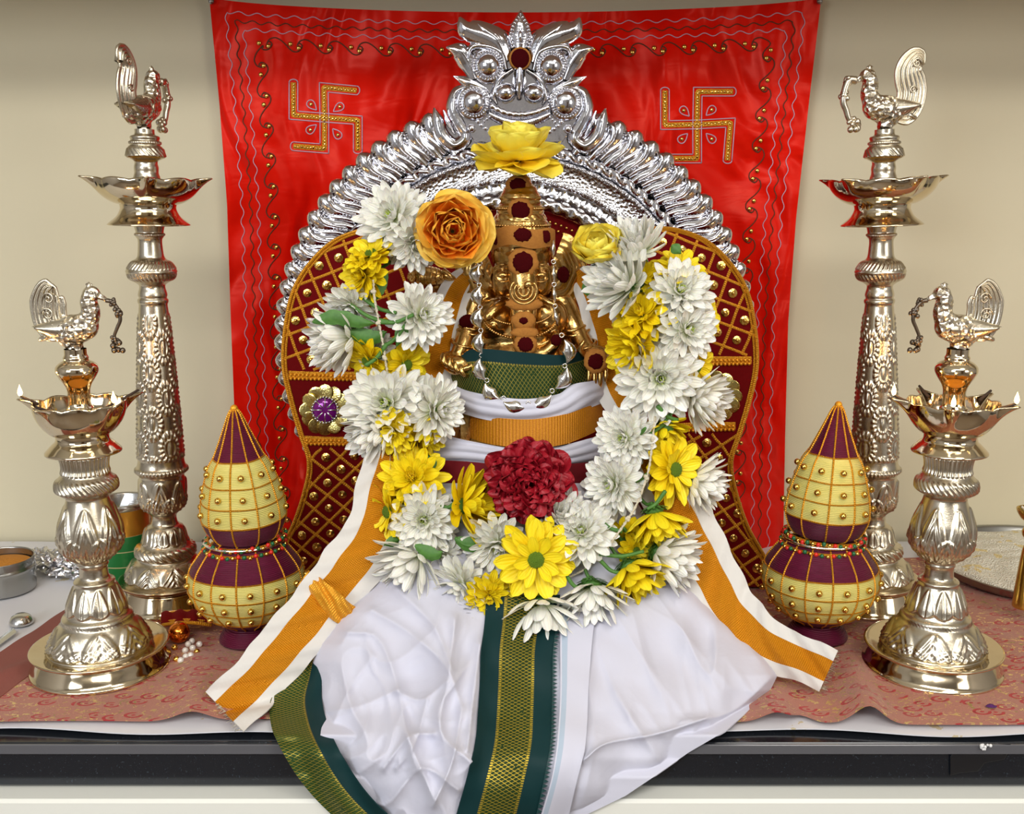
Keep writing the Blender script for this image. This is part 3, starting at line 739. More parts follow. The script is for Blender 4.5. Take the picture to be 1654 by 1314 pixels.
# ---- tall rear lamps
YT = -.275
def build_tall(px, label, bird_rz, lean, brot):
    k = sc(YT, .4); Zf = lambda py: zp(py, YT)
    zb = zp(972, YT) if False else 0.0
    Zs = lambda py: Zf(py)-Zf(976)
    def q(L): return [(hw*k, Zs(py)) for hw, py in L]
    x = P(px, 976, YT)[0]
    r = thing('standing_oil_lamp', label, 'oil lamp', (x, YT, .0066), (0, lean, 0), group='tall silver oil lamps at the back')
    foot = [(.02, .001)]+q([(82, 976), (83, 972), (79, 968), (74, 958), (70, 948), (69, 944), (40, 943)])
    part('foot_ring', MB().lathe(dens(foot), 128), M['bowl'], r, world=False)
    plate = q([(40, 944), (70, 944), (79, 938), (81, 935), (78, 934), (68, 939), (40, 940)])
    part('drip_plate', MB().lathe(dens(plate), 128), M['bowl'], r, world=False)
    st = q([(66, 939), (66, 930), (62, 918), (54, 905), (46, 900), (48, 892), (47, 884), (40, 878), (36, 872), (33, 858), (28, 850), (22, 847), (20, 838), (21, 832), (26, 828), (34, 815), (37, 795), (37, 778), (36, 768), (41, 764), (42, 759), (39, 754), (37, 746), (35, 700), (31, 620), (26, 540), (23, 502), (22, 494), (24, 491), (24, 486), (21, 484), (23, 480), (22, 474), (20, 468), (20, 463), (27, 458), (35, 452), (37, 445), (40, 442), (40, 440), (36, 435), (31, 427), (22, 420), (20, 415), (18, 390), (22, 385), (23, 381), (21, 379), (24, 366)])
    def rel(T, Z, R):
        o = leafrel(T, Z, Zs(932), Zs(905), 9, .003, 0)+win(Z, Zs(898), Zs(880), .002)*gad(T, 24, 300, Z, .0026)
        o += leafrel(T, Z, Zs(876), Zs(852), 12, .0018, 0, False)
        o += leafrel(T, Z, Zs(826), Zs(775), 7, .0022)+leafrel(T, Z, Zs(826), Zs(800), 7, .002, .5)
        o += win(Z, Zs(764), Zs(755))*beadr(T, 44, .0016)
        s_ = (740-np.interp(Z, [Zs(742), Zs(508)], [742., 508.]))/40.; row = np.floor(s_); yy = s_-row-.5; xx = ((T*4/(2*PI)+.5*(row % 2)) % 1)-.5
        for dy_ in (0., 1., -1.):
            yv = (yy-dy_)*.9; xv = xx if dy_ == 0 else (((T*4/(2*PI)+.5*((row+1) % 2)) % 1)-.5)
            d_ = np.sqrt((xv/.27)**2+(yv/.50)**2); an_ = np.arctan2(yv, xv*1.6)
            pet = np.clip(1-np.abs(d_-1.0)/.30, 0, 1)**.6*np.abs(np.sin(an_*8))
            core = np.clip(1-np.sqrt((xv/.08)**2+(yv/.34)**2), 0, 1)**.5
            ringv = np.exp(-((d_-.62)/.10)**2)
            o = np.maximum(o, (.0024*pet+.0022*core+.0013*ringv)*win(Z, Zs(742), Zs(508), .003)*(.55+.45*np.interp(Z, [Zs(742), Zs(508)], [1, .5])))
        o += win(Z, Zs(458), Zs(443), .002)*gad(T, 34, 300, Z, .0018)+win(Z, Zs(438), Zs(422), .002)*gad(T, 34, -300, Z, .0018)
        o += win(Z, Zs(384), Zs(379), .0008)*beadr(T, 40, .0009)
        return o
    part('stem', MB().lathe(dens(st), 200, rel=rel), M['lamp'], r, world=False)
    bowl(r, Zs(291), Zs(333), 84*k, 46*k, 104*k, Zs(366), 64*k, brot, .0005)
    nk = q([(20, 330), (20, 295), (21, 291), (18, 282), (19, 274), (17, 266), (19, 262), (29, 258), (30, 256), (28, 248), (26, 240), (22, 238), (24, 236), (24, 232), (21, 230), (23, 226), (22, 223), (15, 221), (15, 212)])
    def rel2(T, Z, R): return win(Z, Zs(257), Zs(242), .001)*gad(T, 24, 500, Z, .0013)+win(Z, Zs(237), Zs(231), .0008)*beadr(T, 40, .0008)
    part('neck', MB().lathe(dens(nk), 160, rel=rel2), M['lamp'], r, world=False)
    make_bird(r, 'tall', 80*k, Zs(217), bird_rz)
    return r
build_tall(272, 'tall silver oil lamp at back left, its bird finial seen end on', R_(-105), R_(1.0), R_(0))
build_tall(1405, 'tall silver oil lamp at back right, its bird finial seen side on', R_(4), R_(-2.2), R_(0))
# ------------------------------------------------------------------ relief helpers
def relief_map(cx, cy, Y0, z=None):
    k = sc(Y0, zp(cy, Y0)); o = P(cx, cy, Y0)
    def f(px, py, h=0.):
        px = np.asarray(px, float); py = np.asarray(py, float)
        return np.stack([o[0]+(px-cx)*k+0*py, Y0-np.asarray(h)*k+0*px+0*py, o[2]+(cy-py)*k+0*px], -1)
    f.k = k; return f
def leaf(mb, pts, hw, Hh, f, n=7, nc=9, base=0., groove=0., mi=0, back=True, lift=None, rnd=0.):
    c = catmull(pts, n); t = np.gradient(c, axis=0); t /= (np.linalg.norm(t, axis=1, keepdims=True)+1e-9)
    nn = np.stack([-t[:, 1], t[:, 0]], 1)
    w = np.interp(np.linspace(0, 1, len(c)), np.linspace(0, 1, len(hw)), hw)
    tt_ = np.linspace(0, 1, len(c))
    if rnd > 0: w = w*np.sqrt(np.clip(1-np.clip((tt_-1+rnd)/rnd, 0, 1)**2, .002, 1))
    lf = 0 if lift is None else np.interp(np.linspace(0, 1, len(c)), np.linspace(0, 1, len(lift)), lift)
    rows = []
    for k in np.linspace(-1, 1, nc):
        h = base+lf+Hh*np.cos(k*PI/2)**.7*np.minimum(1, w/max(hw))**.5+groove*math.cos(k*PI*3)*(abs(k) < .95)
        rows.append(f(c[:, 0]+nn[:, 0]*w*k, c[:, 1]+nn[:, 1]*w*k, h))
    A = np.array(rows); mb.grid(A, mi)
    if back:
        B = np.array([f(c[:, 0]+nn[:, 0]*w*k, c[:, 1]+nn[:, 1]*w*k, base+lf-2) for k in (1, 0, -1)]); mb.grid(B, mi)
        mb.grid(np.stack([A[-1], B[0]]), mi); mb.grid(np.stack([B[-1], A[0]]), mi)
def beadrow(mb, pts, r, f, sp=None, h=0., mi=0, closed=False):
    p = np.asarray(pts, float)
    if closed: p = np.concatenate([p, p[:1]])
    d = np.concatenate([[0], np.cumsum(np.hypot(*np.diff(p, axis=0).T))]); n = max(2, int(d[-1]/(sp or r*2.1)))
    for s in np.linspace(0, d[-1], n, endpoint=not closed):
        x, y = np.interp(s, d, p[:, 0]), np.interp(s, d, p[:, 1]); mb.ell(f(x, y, h), r*f.k, nu=8, nv=5, mi=mi)
def circ(cx, cy, r, n=24, a0=0., a1=2*PI): return [(cx+r*math.cos(a), cy+r*math.sin(a)) for a in np.linspace(a0, a1, n, endpoint=abs(a1-a0) < 6.28)]
def inpoly(poly, x, y):
    poly = np.asarray(poly); x = np.asarray(x, float); y = np.asarray(y, float); c = np.zeros(x.shape, bool); j = len(poly)-1
    for i in range(len(poly)):
        xi, yi = poly[i]; xj, yj = poly[j]
        m_ = ((yi > y) != (yj > y)) & (x < (xj-xi)*(y-yi)/(yj-yi+1e-12)+xi); c ^= m_; j = i
    return c
def prism(mb, poly, f, h0, h1, bev=0., mi=0):
    from mathutils.geometry import tessellate_polygon
    n = len(poly); c = np.mean(poly, axis=0); p = np.asarray(poly, float)
    t = np.roll(p, -1, 0)-np.roll(p, 1, 0); t /= (np.linalg.norm(t, axis=1, keepdims=True)+1e-9); nn = np.stack([-t[:, 1], t[:, 0]], 1)
    area_ = .5*np.sum(p[:, 0]*np.roll(p[:, 1], -1)-np.roll(p[:, 0], -1)*p[:, 1])
    if area_ < 0: nn = -nn
    inn = p+nn*bev
    tri = tessellate_polygon([[Vector((a[0], a[1], 0)) for a in inn]])
    mb.add(f(inn[:, 0], inn[:, 1], h1), tri, mi)
    loops = [(p, h0), (p, h1-bev), (p+nn*bev*.3, h1-bev*.3), (inn, h1)] if bev > 0 else [(p, h0), (p, h1)]
    mb.grid(np.array([f(a[:, 0], a[:, 1], h) for a, h in loops]), mi, cv=True)
    mb.add(f(p[:, 0], p[:, 1], h0), [tuple(reversed(q)) for q in tri], mi)

# ------------------------------------------------------------------ silver arch
YA = -.165
fa = relief_map(832, 560, YA)
AC = (832, 560)
arch = thing('silver_arch', 'embossed silver arch with scalloped leaf rim standing behind the idol', 'arch', (P(832, 560, YA)[0], YA, .006))
def pol(r, ph, h=0.): return fa(AC[0]+r*np.sin(ph), AC[1]-r*np.cos(ph), h)
def arc_band(mb, prof, a0, a1, n=360, rel=None):
    ph = np.radians(np.linspace(a0, a1, n)); rows = []
    for r, h in prof:
        hh = h+(rel(ph, r) if rel else 0); rows.append(pol(r, ph, hh))
    mb.grid(np.array(rows)); mb.grid(np.array([pol(prof[-1][0], ph, -7), pol(prof[0][0], ph, -7)]))
    mb.grid(np.array([rows[-1], pol(prof[-1][0], ph, -7)])); mb.grid(np.array([pol(prof[0][0], ph, -7), rows[0]]))
bk = MB(); arc_band(bk, [(366, -4), (300, -4), (212, -4)], -118, 118, 200)
part('back_plate', bk, M['silver'], arch)
rope = MB(); arc_band(rope, [(321, -3)]+[(311+9*math.cos(a), 9*math.sin(a)) for a in np.linspace(.1, PI-.1, 9)]+[(301, -3)], -118, 118, 900, rel=lambda ph, r: 3.2*np.sin(ph*74+r*.22))
part('rope_ring', rope, M['silver'], arch)
band = MB(); arc_band(band, [(301, -2), (300, 9), (296, 11), (292, 8), (284, 7), (276, 7), (268, 8), (264, 11), (260, 9), (259, -3)], -118, 118, 700)
for rr in (296, 264): beadrow(band, [(AC[0]+rr*math.sin(a), AC[1]-rr*math.cos(a)) for a in np.radians(np.linspace(-80, 80, 300))], 2.6, fa, 6.4, 11)
part('chased_band', band, M['silver_chased'], arch)
ir = MB(); arc_band(ir, [(258, -3), (250, -1), (242, 0), (240, 6)]+[(229+10*math.cos(a), 6+5*math.sin(a)) for a in np.linspace(0, PI, 7)]+[(218, -3)], -118, 118, 800, rel=lambda ph, r: 1.8*np.sin(ph*60)*(r < 240)*np.cos(r*.3)+1.5*np.sin(ph*80+r*.4)*(r > 245)*(r < 257))
part('inner_ring', ir, M['silver'], arch)
pn_ = MB(); ph = np.radians(np.linspace(-110, 110, 90))
pn_.grid(np.array([pol(1, ph, -3), pol(110, ph, -3), pol(219, ph, -3)])); pn_.grid(np.array([pol(219, ph, -6), pol(110, ph, -6), pol(1, ph, -6)]))
pv = part('velvet_panel', pn_, M['velvet'], arch, label='dark red velvet panel inside the arch')
bd = MB()
for rr in (206, 196): beadrow(bd, [(AC[0]+rr*math.sin(a), AC[1]-rr*math.cos(a)) for a in np.radians(np.linspace(-80, 80, 300))], 2.6, fa, 9, -1)
part('panel_beading', bd, M['bead'], pv)
lobe = {}
def lobe_mesh(sgn, boss):
    b = MB()
    def f2(x, y, h=0.):           # x tangential, y radial (px), at top of circle
        return fa(AC[0]+np.asarray(x)*sgn, AC[1]-np.asarray(y), h)
    f2.k = fa.k
    leaf(b, [(-15, 316), (-8, 334), (3, 350), (8, 364), (7, 376), (5, 389)], [7, 12, 15.5, 17, 17, 17], 13, f2, n=6, nc=11, base=-2, groove=.4, rnd=.30)
    leaf(b, [(-8, 326), (-1, 342), (4, 358), (0, 372), (-6, 376)], [2, 4, 5.5, 6, 3], 7, f2, n=4, nc=6, base=7)
    leaf(b, [(1, 322), (7, 336), (17, 352), (19, 364)], [4, 6, 6, 3], 9, f2, n=4, nc=6, base=2)
    beadrow(b, [(-6, 324), (1, 338), (12, 354), (15, 370)], 1.9, f2, 4.6, 7)
    if boss:
        b.ell(f2(1, 372, 6), np.array([6, 5, 6])*fa.k, nu=12, nv=8); beadrow(b, circ(1, 372, 9), 2, f2, 5.2, 7, closed=True)
    return b
for sgn in (1, -1):
    for k in range(22):
        ang = math.radians(19.5+4.55*k)
        boss = (k % 3 == 2)
        key = (sgn, boss)
        if key not in lobe:
            o = part('leaf_scallop', lobe_mesh(sgn, boss), M['silver'], arch); lobe[key] = o.data
            # recentre the data on the arch axis so that it can be turned
            off = np.array(fa(AC[0], AC[1]))-np.array(wloc(arch)); o.data.transform(Matrix.Translation(Vector(-off)))
        else:
            o = bpy.data.objects.new('leaf_scallop', lobe[key]); C.objects.link(o); o.parent = arch
        off = np.array(fa(AC[0], AC[1]))-np.array(wloc(arch))
        o.location = Vector(off); o.rotation_euler = (0, ang*sgn, 0)
for sx in (-1, 1):
    cx = 832+sx*305; b = MB()
    zt = fa(cx, 700)[2]; zb_ = .0065; x = fa(cx, 700)[0]
    b.box((x-.03, YA-.006, zb_), (x+.03, YA+.006, zt), bev=.003)
    for q in (-.022, .022): b.tube([(x+q, YA-.006, zb_+.01), (x+q, YA-.006, zt)], .004, 8)
    part('side_post', b, M['silver_chased'], arch)
b = MB().box((fa(500, 0)[0], YA-.02, .0062), (fa(1164, 0)[0], YA+.02, .022), bev=.003); part('base_bar', b, M['silver'], arch)

# lion face crest on the arch
kcr = sc(YA-.008, .6)
ff = lambda px, py, h=0.: PP(px, py, YA-.008-np.asarray(h)*kcr)
ff.k = kcr
def c2(x, y): return (640+.2539*x, .2539*y)
crest = MB()
def both(fn):
    for mirror in (False, True):
        def T(pts):
            return [c2(1572-x, y+4) if mirror else c2(x, y) for x, y in pts]
        fn(T)
W = lambda l: [v*.2539 for v in l]
plate = [c2(*q) for q in [(520, 150), (620, 180), (720, 260), (860, 260), (960, 200), (1060, 200), (1120, 420), (1130, 620), (1150, 760), (1060, 900), (780, 920), (500, 900), (400, 760), (440, 600), (450, 420)]]
prism(crest, plate, ff, -6, 1.5, 1)
def face(T):
    leaf(crest, T([(700, 390), (640, 270), (530, 215), (440, 180), (403, 108)]), W([60, 88, 84, 62, 6]), 12, ff, base=3, groove=1.0, lift=[0, 2, 4, 6, 8])
    leaf(crest, T([(690, 350), (640, 250), (560, 190), (520, 150)]), W([10, 34, 40, 14]), 7, ff, base=11, groove=1)
    leaf(crest, T([(700, 440), (660, 330), (560, 290), (480, 300), (450, 380)]), W([12, 28, 26, 22, 6]), 7, ff, base=9)
    leaf(crest, T([(500, 500), (455, 400), (400, 325), (318, 300)]), W([30, 62, 60, 5]), 10, ff, base=2, groove=1.0, lift=[2, 0, 3, 7])
    c = T([(585, 415)])[0]
    crest.ell(ff(c[0], c[1], 5), np.array([28, 10, 29])*ff.k, nu=24, nv=14)
    crest.ell(ff(c[0], c[1], 12), np.array([19, 15, 19])*ff.k, nu=24, nv=16)
    beadrow(crest, circ(c[0], c[1], 23), 1.9, ff, 4.4, 14, closed=True)
    leaf(crest, T([(570, 565), (460, 525), (363, 484)]), W([12, 46, 3]), 8, ff, base=2, groove=1.2)
    c = T([(495, 650)])[0]
    crest.ell(ff(c[0], c[1], 3), np.array([29, 9, 29])*ff.k, nu=24, nv=14)
    crest.ell(ff(c[0], c[1], 9), np.array([19, 12, 20])*ff.k, nu=24, nv=16)
    beadrow(crest, circ(c[0], c[1], 23), 1.9, ff, 4.6, 11, closed=True)
    leaf(crest, T([(470, 545), (385, 580), (355, 680), (395, 780), (440, 870), (370, 925), (290, 860), (260, 760), (240, 685)]), W([10, 30, 40, 42, 42, 46, 48, 42, 5]), 11, ff, base=0, groove=1.2)
    leaf(crest, T([(300, 700), (330, 780), (370, 850)]), W([8, 16, 6]), 8, ff, base=4)
    c = T([(480, 815)])[0]; crest.ell(ff(c[0], c[1], 10), np.array([6.5, 6, 6.5])*ff.k)
    c = T([(695, 590)])[0]; crest.ell(ff(c[0], c[1], 10), np.array([17, 16, 15])*ff.k, nu=20, nv=14)
    leaf(crest, T([(740, 440), (660, 500), (620, 600), (640, 660)]), W([14, 24, 22, 8]), 8, ff, base=6)
    beadrow(crest, catmull(T([(520, 770), (560, 810), (640, 850), (786, 866)]), 8), 3.6, ff, 7.4, 6)
    beadrow(crest, catmull(T([(560, 560), (600, 640), (610, 720), (560, 770)]), 8), 2.0, ff, 5, 9)
both(face)
leaf(crest, [c2(786, 430), c2(783, 520), c2(782, 628)], W([30, 42, 16]), 20, ff, base=6)
fin = [c2(790, 305), c2(789, 220), c2(790, 150), c2(792, 64)]
leaf(crest, fin, W([52, 74, 56, 2]), 9, ff, base=6)
for sy in (-1, 1):
    beadrow(crest, catmull([c2(790+sy*50, 300), c2(789+sy*62, 220), c2(790+sy*42, 150), c2(792, 90)], 8), 2.2, ff, 5, 11)
beadrow(crest, [c2(790+28*math.cos(a), 230+50*math.sin(a)) for a in np.linspace(0, 2*PI, 20)], 1.6, ff, 4, 16)
crest.ell(ff(*c2(790, 230), 13), np.array([4, 6, 9])*ff.k)
lip = catmull([c2(598, 672), c2(690, 715), c2(786, 728), c2(880, 715), c2(972, 680)], 10)
pts = np.array([ff(x, y, 14) for x, y in lip]); crest.tube(pts, (4.6+.7*np.sin(np.arange(len(pts))*1.6))*ff.k, 10)
A = []
for t in np.linspace(0, 1, 8):
    xs = np.linspace(590, 980, 90); y0 = 690+48*np.sin((xs-590)/390*PI); y1 = 752+72*np.sin((xs-590)/390*PI)
    X_, Y_ = c2(xs, y0+(y1-y0)*t); A.append(ff(X_, Y_, 5+6*math.sin(t*PI)+1.0*np.sin(xs*.5)))
crest.grid(np.array(A))
co = part('lion_face_crest', crest, M['silver'], arch, label='silver lion mask crowning the arch')
kd = MB(); kd.ell(ff(*c2(788, 372), 17), np.array([17.5, 5, 17.5])*ff.k, nu=28, nv=10)
pd = part('paste_spot', kd, M['paste'], co); kd = MB(); kd.ell(ff(*c2(788, 372), 20), np.array([14.5, 4.2, 15])*ff.k, nu=28, nv=10)
part('kumkum_spot', kd, M['kumkum'], pd)

# ------------------------------------------------------------------ velvet throne back
YV = -.225
fv = lambda px, py, h=0.: PP(px, py, YV-np.asarray(h)*.00072)
fv.k = .00072*1.05
WR = [(1042, 368), (1090, 370), (1140, 388), (1180, 425), (1207, 470), (1220, 530), (1223, 590), (1212, 645), (1196, 700), (1182, 745), (1188, 790), (1208, 850), (1238, 905), (1247, 948)]
WRs = catmull(WR, 5)
outline = [tuple(q) for q in WRs]+[(433, 948)]+[(1680-x, y) for x, y in WRs[::-1]][1:]+[(655, 430), (700, 470), (980, 470), (1025, 430)]
vb = thing('velvet_throne_back', 'winged maroon velvet throne back with gold lattice and sequins behind the idol', 'throne back', (P(840, 700, YV)[0], YV+.01, .0064))
b = MB(); prism(b, outline, fv, -22, 4, 3); part('velvet_board', b, M['velvet'], vb)
eb = MB(); ring = catmull([(x, y) for x, y in WR], 8)
for sgn in (1, -1):
    rp = [(x if sgn > 0 else 1680-x, y) for x, y in ring]
    for off, r_ in ((0, 3.0), (-5, 2.0)):
        eb = MB(); eb.tube(np.array([fv(x+sgn*off, y-(0 if off == 0 else -2), 5) for x, y in rp]), r_*fv.k, 8)
        part('edge_braid', eb, M['braid'], vb)
def vribbon(mb, a, c, w=4.6):
    a = np.array(a); c = np.array(c); t = (c-a)/np.linalg.norm(c-a); n = np.array([-t[1], t[0]]); m_ = max(2, int(np.hypot(*(c-a))/4))
    L = np.linspace(0, 1, m_); q = a+(c-a)*L[:, None]
    q = q+n*np.sin(L*9+a[0])[:, None]*.6
    rows = [fv(q[:, 0]+n[0]*w/2*k, q[:, 1]+n[1]*w/2*k, 4+2*math.cos(k*PI/2)+.2) for k in (-1, -.5, 0, .5, 1)]
    mb.grid(np.array(rows), uv=np.stack([np.broadcast_to(np.array([0, .25, .5, .75, 1])[:, None], (5, m_)), np.broadcast_to(L*m_*.003, (5, m_))], -1))
lat = MB(); seqs = []
def lattice(poly, org, th, sp, test, skew=0.):
    u = np.array([math.cos(th), math.sin(th)]); v = np.array([-math.sin(th+skew), math.cos(th+skew)])
    for d, e in ((u, v), (v, u)):
        for k in range(-30, 31):
            t = np.arange(-700, 700, 2.); q = np.array(org)+e*k*sp+d*t[:, None]
            ok = inpoly(poly, q[:, 0], q[:, 1]) & test(q[:, 0], q[:, 1]); i = 0
            while i < len(ok):
                if ok[i]:
                    j = i
                    while j+1 < len(ok) and ok[j+1]: j += 1
                    if j-i > 3: vribbon(lat, q[i], q[j])
                    i = j+1
                else: i += 1
    for a in range(-30, 31):
        for c in range(-30, 31):
            q = np.array(org)+u*(a+.5)*sp+v*(c+.5)*sp
            ok = all(inpoly(poly, [q[0]+dx], [q[1]+dy])[0] and test(np.array([q[0]+dx]), np.array([q[1]+dy]))[0] for dx, dy in ((7, 0), (-7, 0), (0, 7), (0, -7)))
            if ok: seqs.append(q)
for sgn in (1, -1):
    mir = lambda x: x if sgn > 0 else 1680-x
    yb1, yb2 = (582, 690) if sgn > 0 else (606, 713)
    lat = MB(); lattice(outline, (mir(1130), 470), .38*sgn, 34, lambda x, y: (y < yb1-8) & (np.abs(x-840) > 185) & ((x > 840) == (sgn > 0)))
    part('lattice_ribbon', lat, M['braid'], vb); lat = MB()
    lattice(outline, (mir(1150), 800), (PI/4+.12*sgn), 31, lambda x, y: (y > yb2+10) & (np.abs(x-840) > 215) & ((x > 840) == (sgn > 0)), .12)
    part('lattice_ribbon', lat, M['braid'], vb)
    for yy in (yb1, yb1+6, yb2-2, yb2+4):
        bb = MB(); x1 = 1214 if yy < 650 else 1188
        vribbon(bb, (mir(1010), yy), (mir(x1), yy-4), 6.5)
        for q in np.arange(1015, x1, 6.5): bb.ell(fv(mir(q), yy+3.5-4*(q-1010)/190, 5.5), 3.0*fv.k, nu=8, nv=5)
        part('cross_braid', bb, M['braid'], vb)
sb = MB().lathe([(.0001, .0016), (.0026, .0014), (.0058, .0002), (.0062, .0), (.0060, -.0004), (.0001, -.0004)], 10)
sb.data; sb.v = [np.stack([a[:, 0], -a[:, 2], a[:, 1]], 1) for a in sb.v]
sb.ell((0, -.0022, 0), .0026, nu=10, nv=6)
sme = sb.data('sequin', M['sequin'])
seqs = sorted(seqs, key=lambda q: -abs(q[0]-840))[:100]
for q in seqs:
    o = bpy.data.objects.new('sequin', sme); C.objects.link(o); o.parent = vb
    o.location = Vector(fv(q[0], q[1], 5.5).tolist())-wloc(vb); o.rotation_euler = (random.uniform(-.15, .15), random.uniform(0, 6), random.uniform(-.15, .15))
    o.scale = (.9+.2*random.random(),)*3
for cx, cy in ((525, 662), (1157, 640)):
    g = MB()
    for k in range(12):
        a = k*2*PI/12; c = fv(cx+29*math.cos(a), cy+29*math.sin(a), 7+.8*(k % 2))
        g.ell(c, np.array([14, 1.2, 14])*fv.k, rot=(random.uniform(-.18, .18), 0, random.uniform(-.25, .25)), nu=22, nv=6)
    mo = part('sequin_rosette', g, M['sequin2'], vb, label='rosette of pale gold sequins around a purple gem')
    g = MB(); g.ell(fv(cx, cy, 9), np.array([21, 7, 21])*fv.k, nu=24, nv=10); part('purple_gem', g, M['purple_gem'], mo)
    g = MB(); ffm = lambda x, y, h=0: fv(x, y, h); ffm.k = fv.k
    beadrow(g, circ(cx, cy, 21), 2.4, ffm, 5, 11, closed=True)
    for k in range(8):
        a = k*PI/4; g.tube([fv(cx+5*math.cos(a), cy+5*math.sin(a), 16), fv(cx+19*math.cos(a), cy+19*math.sin(a), 12)], 1.4*fv.k, 6)
    part('silver_beading', g, M['silver'], mo)
# ------------------------------------------------------------------ elephant-headed idol
YI = -.335
fi = relief_map(838, 450, YI); ki = fi.k
idol = thing('elephant_headed_idol', 'golden elephant headed deity statue with dark red dots, cloth wrapped below its chest', 'statue', (P(838, 450, YI)[0], YI, .0068))
b = MB()
def E(x, y, d, rx, ry, rd, rot=None): b.ell(fi(x, y, d), np.array([rx, rd, ry])*ki, rot, 24, 16)
def TB(pts, rad, seg=16):
    p = catmull(np.array(pts, float), 6); r = np.interp(np.linspace(0, 1, len(p)), np.linspace(0, 1, len(rad)), rad)
    b.tube(np.array([fi(q[0], q[1], q[2]) for q in p]), r*ki, seg)
    for q, rr in ((p[0], r[0]), (p[-1], r[-1])): b.ell(fi(*q), rr*ki*.98, nu=14, nv=10)
E(842, 410, 8, 50, 46, 46)                    # skull
E(842, 440, 14, 46, 42, 42)
E(822, 392, 28, 24, 22, 24); E(864, 392, 28, 24, 22, 24)   # forehead domes
E(812, 448, 30, 20, 28, 20); E(874, 448, 30, 20, 28, 20)   # cheeks
TB([(844, 430, 46), (845, 480, 58), (845, 530, 62), (850, 562, 56), (872, 566, 50), (893, 552, 46), (897, 538, 46)], [26, 22, 19, 16, 13, 11, 9])
E(840, 540, -2, 84, 74, 46); E(840, 600, 6, 82, 70, 56)      # chest and belly
E(800, 512, 24, 34, 34, 24); E(882, 512, 24, 34, 34, 24)
E(882, 520, 46, 5, 5, 5); E(798, 520, 46, 5, 5, 5)
TB([(812, 490, 34), (798, 496, 48), (790, 505, 54)], [10, 9, 8])     # broken tusk stub
E(780, 482, -6, 30, 26, 24); E(902, 482, -6, 30, 26, 24)       # shoulders
TB([(772, 486, 0), (758, 520, 8), (750, 548, 26), (742, 566, 40)], [21, 19, 16, 13])       # lower arm, viewer's left
TB([(908, 486, 0), (926, 520, 8), (938, 545, 24), (952, 566, 44)], [21, 19, 16, 14])
TB([(772, 480, -12), (738, 478, -16), (706, 462, -6), (700, 448, 4)], [17, 16, 14, 12])    # raised arms
TB([(908, 480, -12), (944, 470, -16), (972, 450, -6), (980, 430, 4)], [17, 16, 14, 12])
E(736, 580, 44, 22, 19, 16, (0, .3, 0)); E(962, 574, 52, 21, 24, 9)   # palms
body = part('body', b, M['gold'], idol)
rm = body.modifiers.new('remesh', 'REMESH'); rm.mode = 'VOXEL'; rm.voxel_size = .0013; rm.use_smooth_shade = True
sm = body.modifiers.new('smooth', 'SMOOTH'); sm.iterations = 5; sm.factor = .6
# ears: ribbed fans
for sgn in (-1, 1):
    A = []; cx = 842
    for i, r in enumerate(np.linspace(0, 1, 16)):
        row = []
        for a in np.linspace(-1.25, 1.15, 40):
            w_ = 58*r*(1+.035*math.cos(a*7)); x = cx+sgn*(44+w_*math.cos(a)); y = 430-(w_*1.05)*math.sin(a)+4
            d = 20-16*r+8*math.sin(r*PI)+1.8*math.cos(r*26)
            row.append(fi(x, y, d))
        A.append(row)
    A = np.array(A); g = MB().sheet(A if sgn < 0 else A[:, ::-1], .003)
    part('ear', g, M['gold'], idol)
# hands
def finger(g, pts, r):
    p = catmull(np.array(pts, float), 5); rr = np.linspace(r, r*.72, len(p))*ki
    g.tube(np.array([fi(*q) for q in p]), rr, 10); g.ell(fi(*p[-1]), rr[-1], nu=10, nv=8)
g = MB()
for k in range(4):
    ox, oy = k*9.5-2, k*5.5
    finger(g, [(730+ox*.9, 562+oy+4, 52), (721+ox*.95, 566+oy, 66), (724+ox, 577+oy, 72), (738+ox*.8, 583+oy*.9, 64)], 6.2-.3*k)
finger(g, [(752, 566, 48), (764, 572, 60), (762, 582, 68), (750, 586, 70)], 6.5)
g.ell(fi(741, 582, 58), np.array([22, 14, 16])*ki)
part('fist', g, M['gold'], idol)
g = MB()
for k in range(4):
    x0 = 950+k*8.5
    finger(g, [(x0, 588, 56), (x0-1+k*.6, 600+(4, 8, 6, 0)[k], 60), (x0-2+k*.9, 608+(6, 12, 8, -2)[k], 58)], 4.6-.2*k)
finger(g, [(942, 566, 54), (934, 556, 60), (940, 544, 62)], 5)
g.ell(fi(962, 574, 58), np.array([20, 8, 21])*ki)
part('open_hand', g, M['gold'], idol)
g = MB()                        # raised hands beside the head
g.ell(fi(690, 446, 8), np.array([32, 16, 17])*ki); g.tube([fi(714, 440, 8), fi(728, 447, 10), fi(738, 452, 12)], np.array([10, 7, 3])*ki, 10)
for k in range(7):
    a = -1+k*.33; g.tube([fi(662+k*9, 446-17*math.sin(PI*(k+1)/8), 16), fi(662+k*9, 446, 26), fi(662+k*9, 446+16*math.sin(PI*(k+1)/8), 18)], 1.4*ki, 5)
part('conch', g, M['gold'], idol)
g = MB(); g.ell(fi(982, 420, 8), np.array([14, 20, 24])*ki)
for k in range(4): finger(g, [(972+k*7, 408, 14), (971+k*7.5, 396, 16), (972+k*7, 386, 12)], 4.2)
part('raised_hand', g, M['gold'], idol)
